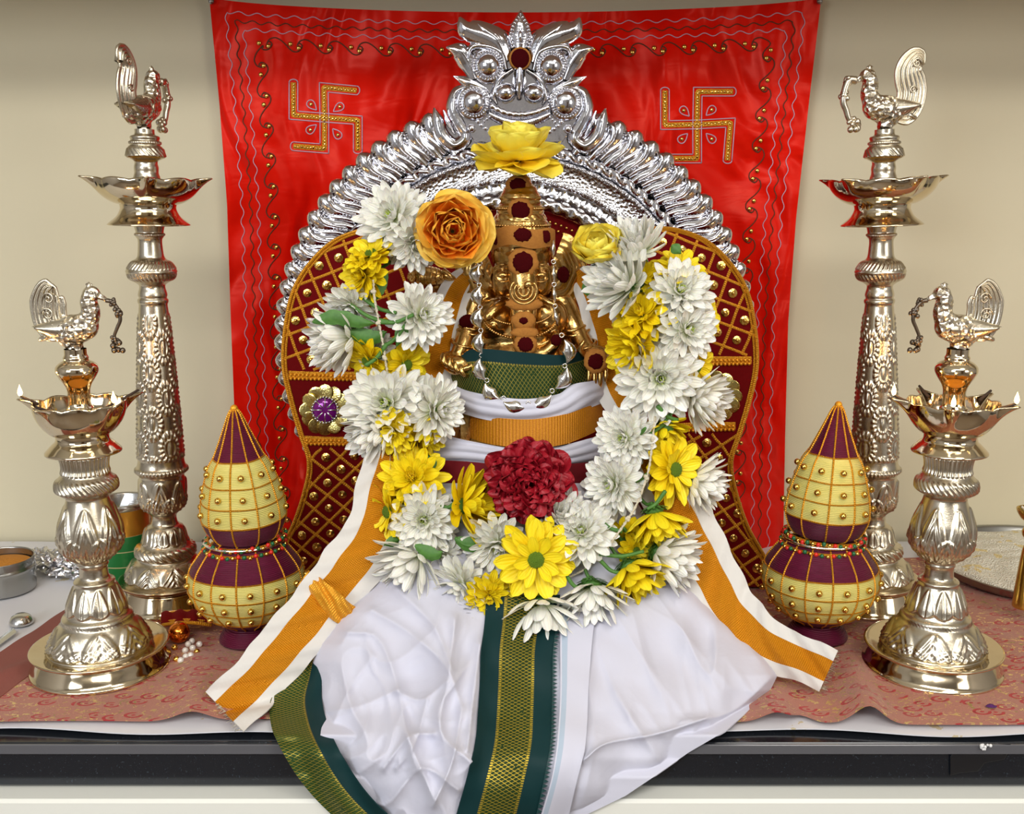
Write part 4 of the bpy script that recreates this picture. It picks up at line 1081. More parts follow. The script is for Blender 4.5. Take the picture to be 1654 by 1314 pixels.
# crown : tiers
g = MB(); kc = fi(840, 300, 0)
def py2z(py): return fi(840, py)[2]
cp = [(52, 396), (53, 384), (48, 378), (48, 370), (44, 362), (40, 352), (37, 346), (38, 342), (35, 338), (36, 334), (31, 330), (30, 326), (32, 322), (31, 316), (28, 312), (26, 306), (18, 300), (16, 292), (8, 284), (1, 281)]
prof = dens([(r*ki, py2z(y)) for r, y in cp], .0009)
def crel(T, Z, R): return (.0010*np.abs(np.sin(T*22))*win(Z, py2z(372), py2z(356))+.0008*np.abs(np.sin(T*30))*win(Z, py2z(332), py2z(318))+.0013*np.abs(np.sin(T*8+Z*240))*win(Z, py2z(356), py2z(346)))
g.lathe(prof, 120, c=(fi(840, 300)[0], YI-.012, 0), rel=crel)
crown = part('crown', g, M['gold'], idol)
g = MB()
for k in range(3):
    rr = (52, 47, 37)[k]; y = (386, 364, 338)[k]
    pts = [np.array((fi(840, 0)[0]+rr*ki*math.cos(a), YI-.012+rr*ki*math.sin(a), py2z(y))) for a in np.linspace(0, 2*PI, 60, endpoint=False)]
    for p in pts: g.ell(p, .0017, nu=8, nv=5)
part('crown_beading', g, M['gold'], crown)
# tusk, crescent and necklets, face lines
g = MB(); p = catmull(np.array([(868, 476, 44), (884, 482, 56), (898, 488, 62)]), 5); g.tube(np.array([fi(*q) for q in p]), np.linspace(8, 1.5, len(p))*ki, 12); part('tusk', g, M['gold'], idol)
g = MB()
for r0 in (20, 14, 8):
    pts = [fi(845+r0*math.cos(a), 462+r0*math.sin(a), 88-r0*.3) for a in np.linspace(-.7, 3.9, 30)]; g.tube(pts, 2.6*ki, 7)
g.ell(fi(852, 452, 84), np.array([7, 5, 6])*ki)
part('crescent_ornament', g, M['gold'], idol)
for sgn in (-1, 1):
    g = MB(); ex = 842+sgn*30
    g.ell(fi(ex, 440, 54), np.array([9, 5, 5])*ki, nu=14, nv=10)
    for dy, rr in ((-7, 12), (-11, 15), (7, 12)):
        g.tube([fi(ex+rr*math.cos(a), 440+dy*.6+(dy*.9)*math.sin(a), 56-abs(math.cos(a))*8) for a in np.linspace(.1, PI-.1, 14)], 1.5*ki, 6)
    part('eye', g, M['gold'], idol)
g = MB()
for j, (cyy, rx, sag) in enumerate(((508, 52, 22), (512, 62, 40))):
    pts = [fi(840+rx*math.sin(a), cyy+sag*math.cos(a)-12, 40+14*math.cos(a)) for a in np.linspace(-1.5, 1.5, 44)]
    for p in pts: g.ell(p, 2.4*ki, nu=7, nv=5)
for (x, y, d, r, tx) in ((757, 522, 10, 21, .5), (748, 550, 28, 17, .5), (928, 524, 10, 21, -.5), (944, 552, 34, 17, -.5), (756, 530, 12, 21, .5), (932, 532, 12, 21, -.5)):
    pts = []
    for a in np.linspace(0, 2*PI, 26, endpoint=False):
        pts.append(fi(x+r*math.cos(a), y+tx*r*.5*math.cos(a)+r*.25*math.sin(a), d+r*math.sin(a)))
    g.tube(pts, 3.0*ki, 7, closed=True)
part('jewellery', g, M['gold'], idol)
# sandal paste and kumkum
def paste(x, y, d, r, rk, shp=(1, 1)):
    g = MB(); A_ = []
    n = 36; rn = random.Random(int(x*7+y)); jit = [1+rn.uniform(-.06, .06) for _ in range(n)]
    def disc(R, hh, dd, wob):
        g = MB(); rings = []
        for t, h in ((0.02, 1), (.5, .92), (.8, .72), (.95, .35), (1., 0), (.98, -1.6)):
            rings.append([fi(x+R*shp[0]*t*math.cos(a)*(wob[i] if t > .4 else 1), y+R*shp[1]*t*math.sin(a)*(wob[i] if t > .4 else 1), dd+hh*h) for i, a in enumerate(np.linspace(0, 2*PI, n, endpoint=False))])
        g.grid(np.array(rings), cv=True); return g
    o = part('paste_spot', disc(r, 6, d, jit), M['paste'], idol) if r > 0 else idol
    if rk > 0: part('kumkum_spot', disc(rk, 3.4, d+(5 if r > 0 else 2), [1+rn.uniform(-.09, .09) for _ in range(n)]), M['kumkum'], o)
paste(836, 302, 34, 19, 13, (1, .8)); paste(840, 341, 50, 20, 14); paste(844, 419, 68, 24, 16)
paste(845, 508, 78, 19, 7, (1, .8)); paste(848, 545, 80, 18, 12); paste(846, 483, 78, 29, 0, (1, .36)); paste(847, 527, 80, 22, 0, (1, .4))
paste(757, 517, 26, 0, 10, (1, 1.3)); paste(908, 441, 32, 0, 11, (.9, 1.15)); paste(770, 443, 32, 0, 10, (.8, 1.2)); paste(897, 542, 56, 0, 9)
paste(959, 574, 66, 19, 12, (1, 1.05)); paste(986, 411, 26, 0, 9, (.8, 1.2)); paste(803, 385, 60, 0, 8); paste(843, 377, 75, 0, 12, (1.15, .9)); paste(878, 380, 62, 0, 9, (1, 1.1)); paste(752, 516, 30, 0, 10)
g = MB(); A = []
for k in np.linspace(-1, 1, 7):
    row = []
    for a in np.linspace(-1.15, 1.15, 40):
        row.append(fi(841+56*math.sin(a), 392-12*math.cos(a)+k*14+3*math.sin(a*5), 17+56*math.cos(a)+2.5*math.cos(k*PI/2)))
    A.append(row)
part('forehead_paste', MB().sheet(np.array(A)[::-1], .002), M['paste'], idol)
b = MB().box((-.07, YI-.05, .007), (.07, YI+.05, fi(0, 640)[2]), bev=.01); part('pedestal', b, M['gold'], idol)

# crescent chain garland of silver hung on the idol
ch = thing('silver_crescent_chain', 'necklace of polished silver crescents hanging over the statue and its green wrap', 'necklace', tuple(fi(840, 640, 70)))
cl = [(783, 372, 50, 0), (779, 405, 58, 1), (775, 438, 60, 1), (777, 472, 62, 1), (777, 507, 66, 1), (779, 544, 78, 1), (780, 582, 98, 1), (796, 616, 106, 1), (832, 635, 116, 1), (872, 629, 114, 1), (905, 596, 100, 1), (912, 556, 84, 1), (896, 505, 62, 0), (893, 470, 60, 0), (892, 438, 58, 0), (891, 400, 54, 0)]
for i, (x, y, d, big) in enumerate(cl):
    a_ = cl[max(0, i-1)]; c_ = cl[min(len(cl)-1, i+1)]
    t = np.array([c_[0]-a_[0], c_[1]-a_[1]], float); t /= np.linalg.norm(t); n = np.array([-t[1], t[0]])
    if not big:
        g = MB(); g.tube([fi(x-t[0]*14, y-t[1]*14, d), fi(x, y, d+2), fi(x+t[0]*14, y+t[1]*14, d)], np.array([1.5, 4, 1.5])*ki, 8); part('crescent', g, M['sil2'], ch)
    else:
        g = MB(); L = .46*min(math.hypot(x-a_[0], y-a_[1]), math.hypot(x-c_[0], y-c_[1])); pts = [(x+t[0]*s_+n[0]*(6*(1-(s_/L)**2)-2), y+t[1]*s_+n[1]*(6*(1-(s_/L)**2)-2)) for s_ in np.linspace(-L, L, 9)]
        leaf(g, pts, [.8, 5.4, 9.6, 11.5, 9.6, 5.4, .8], 6, fi, n=3, base=d); part('crescent', g, M['sil2'], ch)
    g = MB(); q = np.array([x, y])*.5+np.array(c_[:2])*.5; g.tube([fi(q[0]+3.4*math.cos(a), q[1]+3.4*math.sin(a), d+1) for a in np.linspace(0, 2*PI, 10, endpoint=False)], .9*ki, 6, closed=True); part('ring', g, M['sil2'], ch)
# ------------------------------------------------------------------ wraps round the statue's waist
def wrap(name, top, bot, a, dpth, mat, label, cat='cloth', th=.0012, n=70, m_=14, sag=0., bulge=0., wr=.0, cx=None, shift=0., uv_len=.2):
    """band across the front between two pixel curves, bent round an ellipse"""
    tp = catmull(top, 10); bt = catmull(bot, 10); rows = []; uvs = []
    x0 = min(tp[0][0], bt[0][0]); x1 = max(tp[-1][0], bt[-1][0]); mid = (x0+x1)/2; hw = (x1-x0)/2*1.02
    L = np.linspace(0, 1, n)
    T_ = np.array([np.interp(L, np.linspace(0, 1, len(tp)), tp[:, j]) for j in (0, 1)]).T
    B_ = np.array([np.interp(L, np.linspace(0, 1, len(bt)), bt[:, j]) for j in (0, 1)]).T
    for v in np.linspace(0, 1, m_):
        q = T_+(B_-T_)*v
        xi = np.clip((q[:, 0]-mid)/hw, -1, 1)
        Y = YI+shift-dpth*np.sqrt(1-xi**2*.97)-bulge*math.sin(v*PI)+wr*np.sin(v*17+xi*3+xi*xi*4)
        rows.append(PP(q[:, 0], q[:, 1], Y)); uvs.append(np.stack([np.full(n, v), L*uv_len], -1))
    b = MB().sheet(np.array(rows)[::-1], th, 0, np.array(uvs)[::-1])
    o = part(name, b, mat, None, loc=tuple(P(mid, max(bt[:, 1]), YI-dpth*.5))); return tag(o, label, cat)
wrap('green_waist_cloth', [(722, 604), (745, 575), (770, 563), (838, 568), (905, 573), (942, 566)], [(722, 640), (745, 632), (790, 644), (850, 650), (905, 640), (955, 622)], 0, .066, M['border2'], 'dark green and gold woven cloth wrapped round the statue just below its chest')
wrap('white_waist_roll', [(724, 616), (760, 632), (840, 644), (900, 638), (925, 622), (972, 612)], [(738, 664), (790, 678), (850, 682), (905, 676), (962, 654), (978, 650)], 0, .078, M['cotton'], 'white cotton roll round the waist, between the green cloth and the orange band', bulge=.009, wr=.0016)
wrap('orange_waist_band', [(742, 660), (790, 672), (850, 677), (905, 670), (945, 656), (972, 648)], [(742, 700), (790, 716), (850, 722), (905, 718), (945, 704), (972, 690)], 0, .084, M['goldband'], 'orange gold woven band tied round the waist above the red carnation')
wrap('white_underwrap', [(700, 698), (760, 712), (840, 725), (910, 720), (985, 698)], [(640, 760), (740, 748), (840, 756), (930, 748), (1010, 740)], 0, .080, M['cotton'], 'white cotton fold showing under the orange band around the carnation', bulge=.006, wr=.002)
wrap('maroon_cloth', [(640, 742), (740, 744), (840, 752), (930, 748), (1010, 738)], [(600, 900), (720, 905), (840, 915), (960, 905), (1080, 900)], 0, .088, M['maroon'], 'maroon cloth showing behind the carnation and garland', bulge=.01)
# the statue's covered lap
# ------------------------------------------------------------------ stole
def strip(name, cpts, parent, mat, n=8, nc=13, th=.0011, wob=.0019, uv0=0., crown=.0035):
    """cloth strip through (px, py, Y, half width px, angle of across-dir in px plane or None)"""
    c = np.array([(p[0], p[1], p[2], p[3]) for p in cpts], float); q = catmull(c, n)
    t = np.gradient(q[:, :2], axis=0); t /= np.linalg.norm(t, axis=1, keepdims=True); nn = np.stack([t[:, 1], -t[:, 0]], 1)
    world = PP(q[:, 0], q[:, 1], q[:, 2]); L = np.concatenate([[0], np.cumsum(np.linalg.norm(np.diff(world, axis=0), axis=1))])
    rows = []; uv = []
    for k in np.linspace(-1, 1, nc):
        wj = q[:, 3]*(1+.05*np.sin(L*55+(1 if k > 0 else 0)*2.)+.03*np.sin(L*140+k))
        px = q[:, 0]+nn[:, 0]*wj*k; py = q[:, 1]+nn[:, 1]*wj*k
        Y = q[:, 2]-crown*(1-k*k)-wob*np.sin(L*90+k*4)-wob*.8*np.sin(L*230+k*9)
        pt = PP(px, py, Y)
        gz = PP(px, py, Y); low = pt[:, 2] < .007+.0
        if low.any():
            d = np.stack([(px-827)/FPX, _cp+(657-py)/FPX*_sp, -_sp+(657-py)/FPX*_cp], -1); zt = .0125+.0035*(1-k*k)+wob*np.sin(L*120+k*5)
            tt = (zt-CH)/d[:, 2]; pg = np.stack([d[:, 0]*tt, CY+d[:, 1]*tt, CH+d[:, 2]*tt], -1); pt[low] = pg[low]
        rows.append(pt); uv.append(np.stack([np.full(len(q), k*.5+.5), L+uv0], -1))
    A = np.array(rows); U_ = np.array(uv)
    return part(name, MB().sheet(A[::-1], th, 0, U_[::-1]), mat, parent)
stole = thing('cotton_stole', 'cream cotton stole with orange gold centre stripe draped over both shoulders of the statue', 'stole', P(838, 700, YI))
strip('left_length', [(760, 440, -.345, 16), (738, 470, -.345, 26), (716, 530, -.352, 34), (700, 590, -.362, 38), (668, 660, -.392, 42), (640, 730, -.432, 44), (618, 800, -.446, 46), (600, 865, -.458, 47), (562, 925, -.475, 50), (524, 968, -.492, 48), (478, 1026, -.520, 46), (432, 1080, -.545, 46), (362, 1148, -.566, 44)], stole, M['stole'])
strip('right_length', [(930, 440, -.345, 16), (955, 470, -.345, 26), (976, 530, -.352, 32), (992, 600, -.362, 36), (1020, 660, -.392, 40), (1050, 730, -.430, 44), (1082, 800, -.444, 47), (1110, 860, -.452, 50), (1148, 930, -.470, 50), (1180, 990, -.490, 46), (1232, 1036, -.512, 42), (1290, 1062, -.528, 38), (1338, 1084, -.540, 36)], stole, M['stole'])
strip('knotted_fold', [(488, 934, -.478, 16), (520, 958, -.498, 19), (548, 984, -.500, 20), (572, 1000, -.492, 18)], stole, M['braid'], crown=.004)
rs = random.Random(5)
for (x0, y0, x1, y1) in ((1352, 1052, 1330, 1112), (334, 1118, 388, 1180)):
    fr = MB()
    for k in range(46):
        t = rs.random(); x = x0+(x1-x0)*t; y = y0+(y1-y0)*t; dx = (8 if x0 > 800 else -7); 
        p0 = np.array(G(x-dx*.6, y, .014)); p1 = np.array(G(x+dx*rs.uniform(.2, 1.), y+rs.uniform(-4, 8), .011)); fr.tube([p0, p1], .00025, 4)
    part('frayed_end', fr, M['string'], stole)
# ------------------------------------------------------------------ white dhoti spilling over the counter edge
YR = [(780, -.430), (860, -.452), (950, -.500), (1010, -.535), (1060, -.562), (1110, -.592), (1150, -.615), (1185, -.640), (1225, -.662), (1270, -.672), (1320, -.676), (1400, -.676)]
LXD = [(780, 690), (860, 650), (940, 600), (990, 548), (1040, 508), (1070, 499), (1100, 505), (1140, 510), (1180, 514), (1220, 530), (1260, 556), (1314, 604), (1400, 650)]
RXD = [(780, 1010), (860, 1060), (940, 1112), (990, 1160), (1030, 1210), (1060, 1243), (1090, 1256), (1115, 1244), (1150, 1205), (1180, 1172), (1215, 1112), (1250, 1062), (1285, 1010), (1314, 950), (1400, 880)]
creases = [  # polyline (px), width px, height m
 ([(600, 985), (660, 1020), (720, 1075), (745, 1140)], 14, .008), ([(560, 1020), (610, 1030), (640, 1100), (660, 1190), (700, 1290)], 11, .007),
 ([(520, 1150), (580, 1140), (650, 1110)], 10, .004), ([(640, 950), (700, 1010), (730, 1080)], 10, .006),
 ([(735, 1000), (725, 1090), (712, 1180), (760, 1230)], 18, .012), ([(775, 1040), (765, 1120), (755, 1210)], 10, .010),
 ([(640, 1115), (680, 1130), (720, 1100)], 8, .006), ([(620, 1240), (660, 1190), (700, 1185)], 9, .008), ([(560, 1260), (620, 1300), (680, 1240), (740, 1275)], 10, .008),
 ([(690, 1130), (670, 1200), (640, 1240)], 9, .006), ([(600, 1060), (560, 1120), (530, 1190)], 12, .004), ([(745, 1150), (730, 1230), (700, 1300)], 10, .008),
 ([(1000, 1000), (1050, 1080), (1110, 1160)], 18, .004), ([(1060, 960), (1120, 1040), (1180, 1110)], 20, .004), ([(950, 1100), (960, 1200), (940, 1300)], 20, .004),
 ([(1140, 1160), (1060, 1185), (980, 1200), (945, 1225)], 7, .007), ([(1245, 1095), (1180, 1150), (1100, 1165)], 10, .005), ([(970, 980), (960, 1050), (950, 1110)], 16, .003),
]
U, V = np.meshgrid(np.linspace(0, 1, 330), np.linspace(0, 1, 260), indexing='ij')
PY = 780+(1400-780)*V
lx = np.interp(PY, *zip(*LXD)); rx = np.interp(PY, *zip(*RXD)); PX = lx+(rx-lx)*U
Yg = np.interp(PY, *zip(*YR))
for _ in range(3): Yg[:, 1:-1] = (Yg[:, :-2]+Yg[:, 1:-1]*2+Yg[:, 2:])/4
edge_ = np.minimum(U, 1-U)*(rx-lx)
Yg = Yg+.030*np.exp(-edge_/14.)+.035*((np.abs(U-.48)*2)**2)*np.clip((PY-880)/150, 0, 1)
def segdist(px, py, poly):
    best = np.full(px.shape, 1e9)
    for (a, b_) in zip(poly[:-1], poly[1:]):
        a = np.array(a, float); b_ = np.array(b_, float); d = b_-a; L2 = (d**2).sum()
        t = np.clip(((px-a[0])*d[0]+(py-a[1])*d[1])/L2, 0, 1)
        best = np.minimum(best, np.hypot(px-a[0]-d[0]*t, py-a[1]-d[1]*t))
    return best
for poly, wd, hh in creases:
    dd = segdist(PX, PY, [tuple(q) for q in catmull(poly, 5)]); Yg = Yg-hh*1.35*np.exp(-(dd/wd)**1.05)
Yg = Yg-.004*np.sin(PX*.028+PY*.011)*np.sin(PX*.013-PY*.025+1)-.0022*np.sin(PX*.061-PY*.03)*np.sin(PY*.05+PX*.02)
def perlin(x, y, seed):
    rg = np.random.RandomState(seed); g = rg.rand(64, 64)*2*PI
    xi = np.floor(x).astype(int); yi = np.floor(y).astype(int); fx_ = x-xi; fy_ = y-yi
    def d(i, j):
        a = g[(xi+i) % 64, (yi+j) % 64]; return np.cos(a)*(fx_-i)+np.sin(a)*(fy_-j)
    u = fx_**3*(fx_*(fx_*6-15)+10); v = fy_**3*(fy_*(fy_*6-15)+10)
    return (d(0, 0)*(1-u)+d(1, 0)*u)*(1-v)+(d(0, 1)*(1-u)+d(1, 1)*u)*v
wx = perlin(PX/130, PY/130, 4)*60; wy = perlin(PX/130+9, PY/130, 5)*60
left = np.clip((790-PX)/60, 0, 1); lower = np.clip((PY-960)/80, 0, 1)
rg1 = (1-np.abs(perlin((PX+wx)/95, (PY+wy)/150, 7))*3.2).clip(0, 1)**1.6
rg2 = (1-np.abs(perlin((PX+wx*1.2+PY*.4)/60, (PY+wy)/95, 12))*3.2).clip(0, 1)**1.8
Yg = Yg-lower*left*(.009*rg1+.003*rg2)
rr1 = (1-np.abs(perlin((PX-PY*.55+wx)/85, (PY+wy)/330, 21))*3.0).clip(0, 1)**1.4
rr2 = (1-np.abs(perlin((PX-PY*.35)/45, (PY+PX*.3)/160, 23))*3.0).clip(0, 1)**1.6
right = np.clip((PX-960)/60, 0, 1)
Yg = Yg-right*lower*(.009*rr1+.0025*rr2)
def Ysurf(py, lift=.0095):
    py = np.asarray(py, float); b_ = (657-py)/FPX; dz = -_sp+b_*_cp; dy = _cp+b_*_sp
    Yz = CY+dy*(lift-CH)/np.minimum(dz, -.05)
    return np.maximum(Yz, -.6265-.0195*np.clip((py-1225)/30., 0, 1))
ys = Ysurf(PY); dd_ = Yg-ys
Yg = ys-np.where(dd_ > 0, .0004, -dd_)
A = PP(PX, PY, Yg)
dh = thing('white_dhoti', 'white cotton cloth spread over the lap and spilling over the counter edge', 'cloth', P(840, 1100, -.58))
part('cotton_drape', MB().sheet(A[:, ::-1], .0014), M['cotton'], dh)
def dstrip(name, rows, mat, off=.004, nc=26, th=.001, teeth=False, lab=None):
    """rows: (py, left px, right px); lies on top of the drape"""
    r = catmull(np.array(rows, float), 8); out = []; uv = []; Lw = 0; prev = None
    for (y, a, b_) in r:
        xs = np.linspace(a, b_, nc); Yb = np.interp(y, *zip(*YR))
        # sample the drape's own depth
        i = np.clip((xs-np.interp(y, *zip(*LXD)))/(np.interp(y, *zip(*RXD))-np.interp(y, *zip(*LXD))), 0, 1)*329
        j = (y-780)/620*259; jj = int(np.clip(j, 0, 259))
        Yd = Yg[np.clip(i.astype(int), 0, 329), jj]
        out.append(PP(xs, np.full(nc, y), Yd-off-.0012*np.sin(y*.05)))
        if prev is not None: Lw += np.linalg.norm(out[-1][nc//2]-prev)
        prev = out[-1][nc//2]; uv.append(np.stack([np.linspace(0, 1, nc), np.full(nc, Lw)], -1))
    A_ = np.array(out); 
    sm_ = A_.copy()
    for _ in range(4): sm_[1:-1] = (sm_[:-2]+sm_[1:-1]*2+sm_[2:])/4
    sm_[:, :, 0] = A_[:, :, 0]
    return part(name, MB().sheet(sm_, th, 0, np.array(uv)), mat, dh, label=lab), sm_
gb, gA = dstrip('green_border', [(960, 785, 905), (1000, 783, 900), (1050, 778, 893), (1100, 776, 892), (1150, 773, 891), (1200, 768, 889), (1250, 756, 880), (1314, 738, 866), (1395, 714, 845)], M['border'], lab='dark green border woven with gold diamonds')
# saw-tooth edge
tb = MB()
for i in range(2, len(gA)-1):
    e = gA[i, -1]; d = gA[i+1, -1]-gA[i, -1]; L = np.linalg.norm(d)
    nt = max(1, int(round(L/.0062)))
    for k in range(nt):
        a = e+d*(k/nt); c = e+d*((k+1)/nt); tip = (a+c)/2+np.array([.0052, .0, .0]); up = np.array([0, -.0012, 0.0006])
        tb.add([a, c, tip, a+up, c+up, tip+up], [(0, 2, 1), (3, 4, 5), (0, 3, 5, 2), (2, 5, 4, 1), (1, 4, 3, 0)])
part('sawtooth_edge', tb, simple('dark_teal', (.006, .045, .045), 0, .6), gb, smooth=False)
dstrip('pleat', [(985, 905, 962), (1050, 905, 955), (1120, 905, 950), (1200, 900, 946), (1260, 890, 932), (1330, 870, 915), (1395, 850, 895)], M['pleat'], off=.007)
# left green border hanging from behind the white cloth
sdb = thing('green_silk_border', 'dark green and gold border hanging left of the white cloth over the counter edge', 'cloth', P(500, 1180, -.6))
rows = catmull(np.array([(1062, 478, 520, -.520), (1090, 462, 520, -.535), (1130, 437, 520, -.565), (1170, 438, 530, -.606), (1205, 452, 545, -.640), (1250, 478, 570, -.648), (1290, 510, 600, -.652), (1340, 560, 650, -.654), (1400, 610, 700, -.656)]), 8)
A = []; uv = []; Lw = 0; prev = None
for (y, a, b_, Yy) in rows:
    xs = np.linspace(a, b_, 20); k = np.linspace(0, 1, 20)
    p = PP(xs, np.full(20, y), Yy+.018*(1-k)**2*.6+.004*np.sin(k*9+y*.02)); A.append(p)
    if prev is not None: Lw += np.linalg.norm(p[10]-prev)
    prev = p[10]; uv.append(np.stack([.92-k*.92+.04, np.full(20, Lw)], -1))
A = np.array(A)
for i_, (y_, _a, _b, _y) in enumerate(rows):
    xs_ = np.linspace(_a, _b, 20); A[i_] = PP(xs_, np.full(20, y_), A[i_, :, 1]-.006*np.clip((y_-1190)/30, 0, 1))
    yl = Ysurf(y_, .0085)+.0008; fix = A[i_, :, 1] > yl
    xs_ = np.linspace(_a, _b, 20); A[i_] = np.where(fix[:, None], PP(xs_, np.full(20, y_), np.full(20, float(yl))), A[i_])
part('woven_border', MB().sheet(A, .0012, 0, np.array(uv)), border_mat('green_gold_side', (.018, .055, .012), (.36, .28, .04), lo=.36, hi=.99, n=8., k=250.), sdb)
# ------------------------------------------------------------------ flowers
def petal_geo(mb, az, base, e0, e1, L, Wd, cup=.35, tip=.6, mi=0, ns=7, twist=0., jit=0., flare=0.):
    """one curved petal; built round +Z, azimuth az, elevation going from e0 to e1"""
    s = 1-(1-np.linspace(0, 1, ns))**1.45; e = e0+(e1-e0)*s; dsv = np.diff(s)*L
    r = base[0]+np.concatenate([[0], np.cumsum(np.cos(e[:-1])*dsv)]); z = base[1]+np.concatenate([[0], np.cumsum(np.sin(e[:-1])*dsv)])
    pk = .62; w = np.where(s < pk, .30+.70*np.sin(np.clip(s/pk, 0, 1)*PI/2)**(tip+.3), np.sqrt(np.clip(1-((s-pk)/(1-pk))**2, 0, 1)))
    w = Wd*np.maximum(w, .10)
    ks = np.array([-1, -.5, 0, .5, 1]); A = []
    ca, sa = math.cos(az), math.sin(az)
    for i in range(ns):
        nrm = np.array([-math.sin(e[i]), math.cos(e[i])])
        row = []
        for k in ks:
            lat = w[i]*k; up = cup*w[i]*(k*k)+flare*w[i]*math.sin(k*5+s[i]*7)*s[i]
            rr = r[i]+nrm[0]*up; zz = z[i]+nrm[1]*up+twist*lat*s[i]
            row.append((rr*ca-lat*sa, rr*sa+lat*ca, zz))
        A.append(row)
    uv = np.stack([np.broadcast_to((ks*.5+.5)[None], (ns, 5)), np.broadcast_to(s[:, None], (ns, 5))], -1)
    mb.grid(np.array(A), mi, uv)
def mum(kind, seed):
    rs = random.Random(seed); b = MB(); U_ = rs.uniform
    if kind == 'w':
        layers = [(17, -.30, .25, .49, .078, .05, 0.), (18, -.02, .45, .49, .076, .05, .02), (17, .28, .80, .44, .070, .045, .05), (15, .55, 1.15, .37, .060, .04, .07), (13, .85, 1.50, .28, .048, .03, .09), (10, 1.2, 1.8, .19, .036, .02, .10)]
    elif kind == 'ws':
        layers = [(16, .25, .85, .56, .080, .06, 0.), (15, .60, 1.10, .58, .078, .055, .02), (13, .85, 1.30, .57, .072, .045, .04), (11, 1.1, 1.45, .53, .062, .035, .06), (8, 1.25, 1.6, .45, .05, .02, .08)]
    elif kind == 'ys':
        layers = [(13, .25, .80, .55, .100, .06, 0.), (12, .60, 1.05, .54, .095, .05, .02), (10, .9, 1.3, .50, .085, .04, .04), (7, 1.15, 1.5, .42, .06, .02, .06)]
    elif kind == 'y':
        layers = [(13, -.15, .12, .48, .105, .06, 0.), (13, .08, .32, .45, .10, .06, .02), (9, .35, .7, .32, .075, .05, .04)]
    else:
        layers = [(16, -.2, .2, .48, .09, .05, 0.), (15, .2, .6, .44, .085, .05, .03), (13, .6, 1.1, .34, .07, .04, .06), (9, 1.1, 1.6, .22, .05, .02, .08)]
    for li, (n, e0, e1, L, wd, br, bz) in enumerate(layers):
        off = U_(0, 1)
        for k in range(n):
            petal_geo(b, (k+off+U_(-.25, .25))*2*PI/n, (br, bz), e0+U_(-.15, .15), e1+U_(-.3, .3), L*U_(.84, 1.06), wd*U_(.85, 1.12), cup=U_(.2, .6), tip=.8, twist=U_(-.3, .3), flare=.0)
    return b
def centre(kind):
    b = MB()
    if kind == 'y':
        b.ell((0, 0, .05), (.105, .105, .07), nu=20, nv=10)
        for k in range(60):
            a = k*2.4; r = .10*math.sqrt(k/60); b.ell((r*math.cos(a), r*math.sin(a), .05+.07*math.sqrt(max(0, 1-(r/.105)**2))), .011, nu=6, nv=4)
        return b
    for k in range(16):
        a = k*2.4; r = .05*math.sqrt(k/16)
        b.tube([(r*math.cos(a), r*math.sin(a), .10), (r*1.3*math.cos(a), r*1.3*math.sin(a), .22)], [.012, .007], 5)
    return b
def calyx():
    b = MB(); b.lathe([(.001, -.13), (.03, -.13), (.10, -.06), (.13, -.01), (.11, .02), (.001, .02)], 16)
    for l in range(2):
        for k in range(14):
            petal_geo(b, (k+.5*l)*2*PI/14, (.07, -.09+.03*l), .2, .75, .16, .022, cup=.3, ns=4)
    return b
FM = {}
for kd_, mt in (('ws', 'wpetal'), ('ys', 'ypetal'), ('w', 'wpetal'), ('y', 'ypetal'), ('b', 'ypetal')):
    FM[kd_] = [mum(kd_, 11*i+3).data('petals', M[mt]) for i in range(4)]
FM['cw'] = centre('w').data('flower_centre', simple('centre_green', (.55, .66, .12), 0, .6)); FM['cy'] = centre('y').data('flower_centre', M['disc']); FM['cb'] = centre('w').data('flower_centre', simple('centre_yellow', (.85, .60, .01), 0, .6))
FM['calyx'] = calyx().data('calyx', M['green'])
garland = thing('flower_garland', 'garland of white and yellow chrysanthemums on cotton string hung round the statue', 'garland', P(838, 930, -.52))
